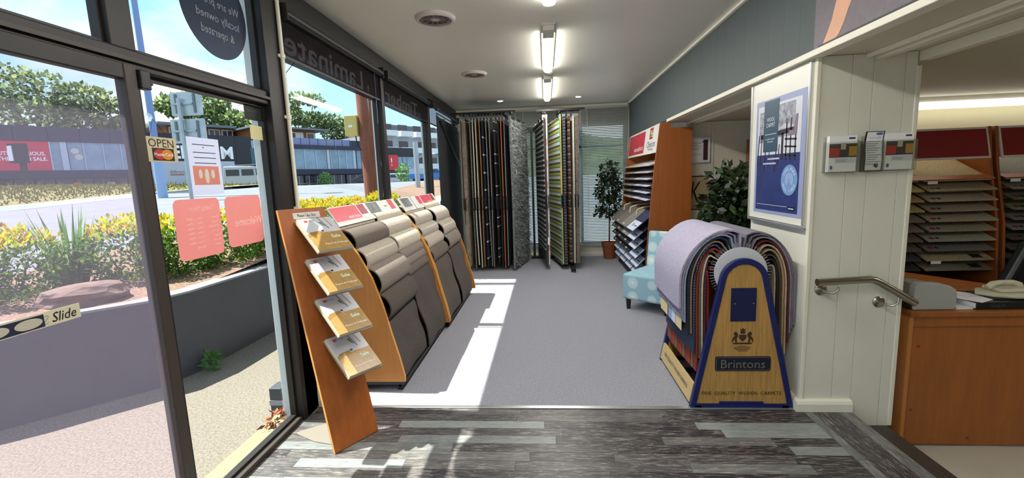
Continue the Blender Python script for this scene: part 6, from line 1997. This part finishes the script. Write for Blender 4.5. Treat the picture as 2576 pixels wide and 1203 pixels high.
for a in (13.7, 15.5, 17.6, 19.0):
    f_ = fp('window', mat('white_window_frame', 'CFCFC6', 0.6), ap, a, a + 1.2, 7.5, 8.6, -10, -9.95)
    fp('pane', M_dkw, f_, a + 0.1, a + 0.55, 7.6, 8.5, -9.95, -9.93)
    fp('pane', M_dkw, f_, a + 0.65, a + 1.1, 7.6, 8.5, -9.95, -9.93)
b3 = thing('terrace_building', 'dark glass fronted building with roof terrace balustrade across the street', 'building', tuple(fpos(26, 1.4, -4)))
fp('body', M_nav, b3, 20.6, 32.6, 1.0, 6.1, -10, -0.25)
fp('parapet', M_nav, b3, 20.6, 32.6, 5.75, 6.22, -0.25, 0.25)
fp('spandrel', M_nav, b3, 20.6, 32.6, 2.75, 3.38, -0.25, 0.2)
for k in range(8):
    fp('balustrade_pane', mat('tinted_balustrade', '6E78A0', 0.15), b3, 21.6 + k * 1.06, 21.6 + k * 1.06 + 1.0, 6.22, 7.02, -0.1, -0.06)
    fp('balustrade_post', M_blk, b3, 21.6 + k * 1.06 + 1.0, 21.6 + k * 1.06 + 1.05, 6.22, 7.05, -0.12, -0.04)
fp('upper_block', M_nav, b3, 30.2, 32.6, 6.1, 6.95, -8, 0.1)
for k, (a, b) in enumerate(((21.0, 22.4), (22.5, 23.9), (24.0, 25.3), (25.4, 26.7), (27.4, 28.3), (28.4, 29.3), (29.4, 30.3), (30.9, 31.5), (31.6, 32.4))):
    fp('upper_window', M_shop, b3, a, b, 3.38, 5.75, -0.25, -0.05)
for a, w in ((22.4, 0.1), (23.9, 0.1), (25.3, 0.1), (26.75, 0.35), (27.2, 0.12), (28.3, 0.1), (29.3, 0.1), (30.3, 0.4)):
    fp('mullion', M_mull, b3, a, a + w, 3.38, 5.75, -0.2, 0.03)
for a in (22.6, 23.8, 24.8, 27.0, 28.0, 29.2, 30.2, 31.2):
    f_ = fp('street_window', M_dkw, b3, a, a + 0.95, 1.2, 2.65, -0.3, -0.05)
    fp('window_post', M_mull, f_, a + 0.42, a + 0.48, 1.2, 2.65, -0.06, 0.0)
hs = thing('terrace_house', 'brick upper house with wide flat roof above the roof terrace', 'house', tuple(fpos(24, 6.1, -8)))
fp('wall', M_brick, hs, 20.8, 28.2, 6.1, 8.5, -12, -5)
fp('roof', mat('grey_roof', '6E747C', 0.6), hs, 20.3, 29.6, 8.5, 8.72, -13, -4)
for a in (22.0, 24.6, 27.0):
    f_ = fp('window', mat('white_window_frame', 'CFCFC6', 0.6), hs, a, a + (2.0 if a > 24 and a < 26 else 1.1), 6.7, 8.2, -5, -4.95)
    fp('pane', M_dkw, f_, a + 0.1, a + 0.95, 6.8, 8.1, -4.95, -4.93)
b4 = thing('corner_showroom', 'dark showroom with red sign panel beyond the power pole', 'building', tuple(fpos(36.5, 1.2, -4)))
fp('body', M_blk, b4, 32.7, 40.4, 1.0, 6.3, -10, -0.25)
rp = fp('red_panel', mat('red_sign_panel', 'C8323A', 0.55), b4, 32.9, 37.3, 3.15, 5.25, -0.2, 0.1)
text('lettering', '!', M_bgw, rp, fpos(36.2, 4.3, 0.11), FE, Z3, h=1.1)
text('lettering', 'om', M_bgw, rp, fpos(33.9, 4.1, 0.11), FE, Z3, h=0.8)
for a in (37.4, 38.2, 39.0, 39.7):
    fp('window', M_shop, b4, a, a + 0.72, 3.1, 5.0, -0.25, 0.0)
fp('spandrel', M_blk, b4, 32.7, 40.4, 2.5, 3.1, -0.25, 0.15)
ab = thing('apartment_block', 'pale apartment block with balconies farthest down the street', 'building', tuple(fpos(45, 1.2, -14)))
fp('wall', mat('pale_render', '9EA2A8', 0.7), ab, 41, 58, 1.0, 9.2, -24, -10)
fp('top_floor', mat('slate_cladding', '5E6670', 0.6), ab, 42.2, 58, 9.2, 11.2, -23, -12)
for z in (3.6, 6.3, 9.0):
    for a in (42, 45.2, 48.4, 51.6):
        f_ = fp('balcony', mat('white_balcony', 'D8DADC', 0.6), ab, a, a + 2.6, z, z + 0.9, -10, -8.8)
        fp('window', M_dkw, ab, a + 0.3, a + 2.2, z + 0.95, z + 2.0, -10, -9.95)
fp('brick_bay', M_brick, ab, 55, 58, 1.0, 8.6, -10, -9.2)
hl = thing('hillside', 'wooded hill with roofs in the far distance', 'hill', (-40, 120, 1.5))
MB()._add([(-95 + 8 * i, 125 - abs(i - 7), 1.4) for i in range(16)] + [(-95 + 8 * i, 135, 9 + 4 * math.sin(i * 0.7 + 0.5) + 0.45 * i) for i in range(16)], [(i, i + 1, 17 + i, 16 + i) for i in range(15)]).build('slope', mat('hill_green', '4E6440', 0.95, var=0.5, vscale=0.25), hl)
for k, (x, z) in enumerate(((-38, 9.0), (-31, 8.2), (-25, 10.5), (-16, 9.5))):
    r0 = MB().box(x, x + 5, 118, 122, z - 3.5, z).build('far_house_wall', mat('far_wall', 'B9B4AC', 0.8), hl)
    MB().prism([(x - 0.6, z), (x + 5.6, z), (x + 4.2, z + 1.2), (x + 0.8, z + 1.2)], (0, 117.5, 0), X3, Z3, (0, 5, 0)).build('far_house_roof', mat('far_roof', '8C8A90', 0.7), r0)

# ================================================================== TREES ACROSS THE STREET
M_tg = film('gum_leaf', '5C6E44', 0.0, 0.7)
M_tl = film('gum_leaf_light', '98A86C', 0.0, 0.7)


def tree(label, base, h, crown, n, size):
    x, y, z = base
    t = thing('tree', label, 'tree', base, 'trees behind the shops')
    MB().tube([(x, y, z), (x + 0.4, y, z + h * 0.45), (x + 0.2, y, z + h * 0.8)], [0.5, 0.38, 0.2], 8).build('trunk', M_bark, t, smooth=True)
    for c, r in crown:
        MB().tube([(x + 0.35, y, z + h * 0.42), ((x + c[0]) / 2, (y + c[1]) / 2, (z + h * 0.5 + c[2]) / 2), c], [0.22, 0.14, 0.05], 6).build('branch', M_bark, t)
    P, hh = leaves(crown, n, size, 0.6, 0.45, 0.1)
    quads('foliage', P, [M_tg, M_tl], (RNG.random(n) + 0.5 * (hh - 0.5) > 0.72).astype(int), t)['kind'] = 'stuff'


tree('broad spreading tree behind the furniture store at the left photo edge', (-70, 58, 1.6), 15, [((-74, 57, 16.5), (5.5, 4, 3.0)), ((-68, 57, 15.3), (5, 4, 2.8)), ((-72, 57, 11.5), (6, 4, 3.0)), ((-66, 57, 11), (4.5, 4, 3.0)), ((-78, 57, 12.5), (5, 4, 4))], 3000, 0.75)
tree('spreading tree behind the right end of the furniture store', (-62, 59, 1.6), 13, [((-62.5, 58, 14.2), (3.6, 3, 2.0)), ((-59.5, 58, 12.0), (3.2, 3, 2.4)), ((-63.5, 58, 10.4), (4, 3, 2.6)), ((-58, 58.5, 9.5), (3.0, 3, 2.2))], 2600, 0.7)
tree('rounded tree behind the road sign backs', (-54, 68.5, 1.6), 13, [((-57.5, 68, 14.6), (3.0, 3, 1.5)), ((-53.5, 68, 14.6), (4.0, 3, 1.8)), ((-52, 68.5, 11.5), (4.4, 3, 2.6)), ((-55, 68.5, 9.5), (4, 3, 2.4))], 3600, 0.75)
tree('lower dense tree above the brick flats', (-47.5, 69, 1.6), 9, [((-48, 68.5, 11.3), (3.4, 3, 1.8)), ((-44.8, 68.5, 10.0), (3.2, 3, 1.7)), ((-41.5, 69, 9.2), (3.0, 3, 1.5))], 2600, 0.7)
tree('airy tall tree above the terrace house', (-43.5, 80, 1.6), 14, [((-44.5, 79.5, 17.0), (3.0, 2.5, 0.9)), ((-41.3, 79.6, 16.6), (1.9, 2.0, 0.9)), ((-46.5, 79.5, 15.0), (2.2, 2.5, 1.2)), ((-43.5, 79.5, 13.5), (3.0, 2.5, 1.1))], 1500, 0.6)
tree('dense tree right of the terrace house roof', (-38.5, 80, 1.6), 11, [((-41.5, 79.5, 12.8), (3.4, 2.5, 1.5)), ((-38.5, 79.5, 12.6), (2.8, 2.5, 1.4)), ((-37.0, 79.5, 10.7), (3.2, 2.5, 1.6)), ((-35.5, 79.5, 9.6), (2.4, 2.5, 1.4))], 2200, 0.6)
rb_ = thing('round_bush', 'round green bush in front of the terrace building', 'shrub', tuple(fpos(25.6, 1.38, 1.2)))
P, hh = leaves([(tuple(fpos(25.6, 2.1, 1.2)), (0.75, 0.75, 0.85))], 900, 0.22, 0.5, 0.5)
quads('foliage', P, [mat('bush_green', '5E8A4A', 0.7), mat('bush_light', '8AB066', 0.7)], (RNG.random(900) < 0.4).astype(int), rb_)['kind'] = 'stuff'
MB().tube([fpos(25.6, 1.36, 1.2), fpos(25.6, 2.0, 1.2)], 0.06, 6).build('stem', M_bark, rb_)
rb2 = thing('kerb_bush', 'green bush at the corner beside the blue ute', 'shrub', (-12.9, 40.0, T(40)))
P, hh = leaves([((-12.9, 40.0, T(40) + 0.9), (0.6, 0.6, 0.9))], 500, 0.22, 0.5, 0.5)
quads('foliage', P, [mat('bush_green', '5E8A4A', 0.7), mat('bush_light', '8AB066', 0.7)], (RNG.random(500) < 0.4).astype(int), rb2)['kind'] = 'stuff'

# ================================================================== STREET FURNITURE AND VEHICLES
M_galv = mat('galvanised_steel', '9EA8B0', 0.45, metal=0.5, var=0.1, vscale=3)
lp = thing('street_light_pole', 'tall thin pale blue street pole on the verge', 'pole', (-13.9, 15.2, 1.25))
MB().tube([(-13.9, 15.2, 1.2), (-13.9, 15.2, 3.2)], 0.16, 12).build('base_section', mat('pale_blue_steel', '8FA8CE', 0.5), lp, smooth=True)
MB().tube([(-13.9, 15.2, 3.2), (-13.95, 15.22, 11.0)], [0.11, 0.08], 12).build('shaft', mat('blue_grey_steel', '6E86B4', 0.5), lp, smooth=True)
MB().tube([(-13.95, 15.22, 11.0), (-12.6, 15.0, 11.3)], 0.04, 8).build('outreach_arm', M_galv, lp)
MB().box(-12.7, -12.1, 14.85, 15.15, 11.22, 11.34).build('lantern', M_galv, lp)
sp = thing('road_sign', 'grey backs of two road direction signs on one post', 'road sign', (-11.28, 13.45, 1.15))
MB().tube([(-11.30, 13.42, 1.12), (-11.30, 13.42, 4.32)], 0.055, 10).build('post', M_galv, sp, smooth=True)
for z0, z1, x0, x1 in ((3.80, 4.52, -11.66, -10.62), (2.96, 3.70, -11.76, -10.60)):
    s_ = MB().prism(rrect(x0, x1, z0, z1, 0.06), (0, 13.52, 0), X3, Z3, (0, 0.02, 0)).build('sign_panel', mat('aluminium_back', 'A9B2B6', 0.4, metal=0.4, var=0.15, vscale=3), sp)
    MB().box(x0 + 0.06, x1 - 0.3, 13.47, 13.52, (z0 + z1) / 2 - 0.03, (z0 + z1) / 2 + 0.03).build('brace', M_galv, s_)
    for xx in (x0 + 0.16, x1 - 0.28):
        MB().box(xx, xx + 0.07, 13.49, 13.52, z0 + 0.08, z1 - 0.06).build('stiffener', mat('dark_steel', '5E6870', 0.5), s_)
up_ = thing('power_pole', 'brown timber power pole outside the second window', 'pole', (-3.55, 8.9, 1.0))
MB().tube([(-3.50, 8.9, 0.95), (-3.55, 8.9, 3.5), (-3.62, 8.9, 9.0)], [0.19, 0.175, 0.14], 16).build('shaft', mat('pole_timber', '7A4A38', 0.85, var=0.25, vscale=4, stretch=(6, 6, 0.4)), up_, smooth=True)
MB().tube([(-3.42, 8.78, 0.95), (-3.46, 8.78, 3.5)], 0.028, 8).build('cable_guard', mat('grey_conduit', 'A9B0BC', 0.5), up_)
mb_ = MB().box(-3.93, -3.68, 8.70, 8.86, 2.43, 2.83).build('meter_box', mat('cream_yellow_box', 'C6B468', 0.5), up_, bevel=0.01)
MB().box(-3.85, -3.77, 8.695, 8.70, 2.60, 2.64).build('box_label', M_paper, mb_)
MB().tube([(-3.75, 8.78, 2.43), (-3.73, 8.78, 2.25), (-3.66, 8.78, 2.15)], 0.012, 6).build('cable', M_black, up_)
for k in range(4):
    p0, p1 = Vector((-28, 40, 8.2 + 0.75 * k)), Vector((-3.64, 8.9, 5.2 + 0.5 * k))
    wr_ = MB().tube([p0 + (p1 - p0) * (i / 8) - Vector((0, 0, 0.5 * math.sin(math.pi * i / 8))) for i in range(9)], 0.014, 5).build('power_line', M_black)
    tag(wr_, ['lowest', 'second lowest', 'third lowest', 'highest'][k] + ' power line running to the timber pole', 'power line', 'power lines over the street')
ss = thing('stop_sign', 'red octagonal stop sign half hidden behind the power pole', 'stop sign', (-6.1, 15.9, 1.25))
MB().tube([(-6.1, 15.95, 1.2), (-6.1, 15.95, 3.35)], 0.035, 8).build('post', M_galv, ss)
sf = MB().prism([(0.38 * math.cos(math.tau * (k + 0.5) / 8), 0.38 * math.sin(math.tau * (k + 0.5) / 8)) for k in range(8)], (-6.1, 15.90, 3.0), X3, Z3, (0, 0.02, 0)).build('face', mat('stop_red', 'B8202A', 0.45), ss)
text('lettering', 'STOP', M_print_w, sf, (-6.1, 15.897, 3.0), X3, Z3, h=0.24, w=0.58)
mp_ = thing('steel_post', 'plain galvanised post with side bracket outside the third window', 'post', (-4.62, 15.9, 1.2))
MB().tube([(-4.62, 15.9, 1.0), (-4.62, 15.9, 2.90)], 0.09, 12).build('shaft', M_galv, mp_, smooth=True)
MB().tube([(-4.62, 15.9, 2.3), (-4.3, 15.9, 2.42), (-3.9, 15.9, 2.45)], 0.03, 8).build('bracket', M_galv, mp_)
py = thing('pylon_sign', 'dark pylon sign with white face on the far verge', 'sign', (-35.4, 27.9, 1.7))
MB().box(-35.35, -35.1, 27.75, 28.0, 1.6, 4.2).build('post', M_blk, py)
pf_ = MB().box(-36.0, -34.95, 27.7, 28.1, 3.7, 5.0).build('cabinet', M_blk, py)
MB().box(-35.95, -35.62, 27.66, 27.70, 3.85, 4.85).build('white_face', M_bgw, pf_)
M_tyre = mat('tyre', '17171A', 0.8)
M_cg = mat('car_glass', '2A3038', 0.1)


def vehicle(name, label, cat, pos, side, wl, body, cab, H, m, wheelx):
    """side-on vehicle: body and cab outlines as (along, up) pairs; side = unit vector along the length"""
    P0, sdv2 = Vector(pos), Vector(side).normalized()
    ac = Vector((-sdv2.y, sdv2.x, 0))
    t = thing(name, label, cat, pos)
    MB().prism(body, P0 - ac * wl / 2, sdv2, Z3, ac * wl).build('body', m, t, bevel=0.05)
    for k, poly in enumerate(cab):
        for s_ in (-1, 1):
            MB().prism(poly, P0 + ac * (s_ * (wl / 2 + 0.005)), sdv2, Z3, ac * s_ * 0.01).build('window', M_cg, t)
    for a in wheelx:
        for s_ in (-1, 1):
            MB().lathe([(0.33, -0.1), (0.34, 0.0), (0.33, 0.1)], P0 + sdv2 * a + ac * s_ * (wl / 2 - 0.12) + Vector((0, 0, 0.34)), ac, n=18).build('wheel', M_tyre, t)
    return t


VB = [(0, 0.3), (4.9, 0.3), (4.95, 0.9), (4.4, 1.15), (3.75, 1.95), (0.1, 2.0), (0, 1.0)]
VW = [[(0.3, 1.15), (1.4, 1.15), (1.4, 1.7), (0.3, 1.7)], [(1.6, 1.15), (2.6, 1.15), (2.6, 1.7), (1.6, 1.7)], [(2.8, 1.15), (4.1, 1.15), (3.65, 1.75), (2.8, 1.75)]]
M_wv = mat('white_car_paint', 'A8AEBC', 0.35)
v1 = vehicle('white_van', 'white van with roof rack parked beside the black store', 'van', (-19.6, 26.6, 1.44), (1, 0.15, 0), 1.8, [(a * 0.7, b * 0.68) for a, b in VB], [[(a * 0.7, b * 0.68) for a, b in q_] for q_ in VW], 2, M_wv, (0.65, 2.8))
MB().box(-19.2, -17.2, 26.0, 27.6, 2.83, 2.88).build('roof_rack', M_galv, v1)
vehicle('small_white_van', 'small white van parked below the corner showroom', 'van', (-15.9, 44.6, 1.37), (1, 0.2, 0), 1.6, [(a * 0.75, b * 0.5) for a, b in VB], [[(a * 0.75, b * 0.5) for a, b in q_] for q_ in VW], 2, M_wv, (0.7, 2.9))
vehicle('dark_car', 'dark car behind the foot of the power pole', 'car', (-19.4, 44.2, 1.36), (1, 0.2, 0), 1.5, [(0, 0.25), (3.4, 0.25), (3.4, 0.6), (2.7, 0.68), (2.2, 1.02), (0.8, 1.02), (0.3, 0.7), (0, 0.6)], [[(0.85, 0.68), (1.5, 0.68), (1.5, 0.95), (1.0, 0.95)], [(1.55, 0.68), (2.4, 0.68), (2.1, 0.95), (1.55, 0.95)]], 1, mat('dark_car_paint', '30343E', 0.3), (0.7, 2.7))
bt = vehicle('blue_ute', 'blue utility truck at the far corner seen through the third window', 'truck', (-11.0, 36.0, 1.32), (1, 0.1, 0), 1.6, [(0, 0.35), (3.2, 0.35), (3.2, 0.75), (2.6, 0.8), (2.3, 1.15), (1.5, 1.15), (1.45, 0.8), (0, 0.8)], [[(1.6, 0.8), (2.45, 0.8), (2.25, 1.08), (1.6, 1.08)]], 1, mat('blue_car_paint', '2E6EB0', 0.35), (0.6, 2.7))
MB().box(-10.9, -9.6, 35.3, 36.9, 2.05, 2.5).build('canopy', M_wv, bt)
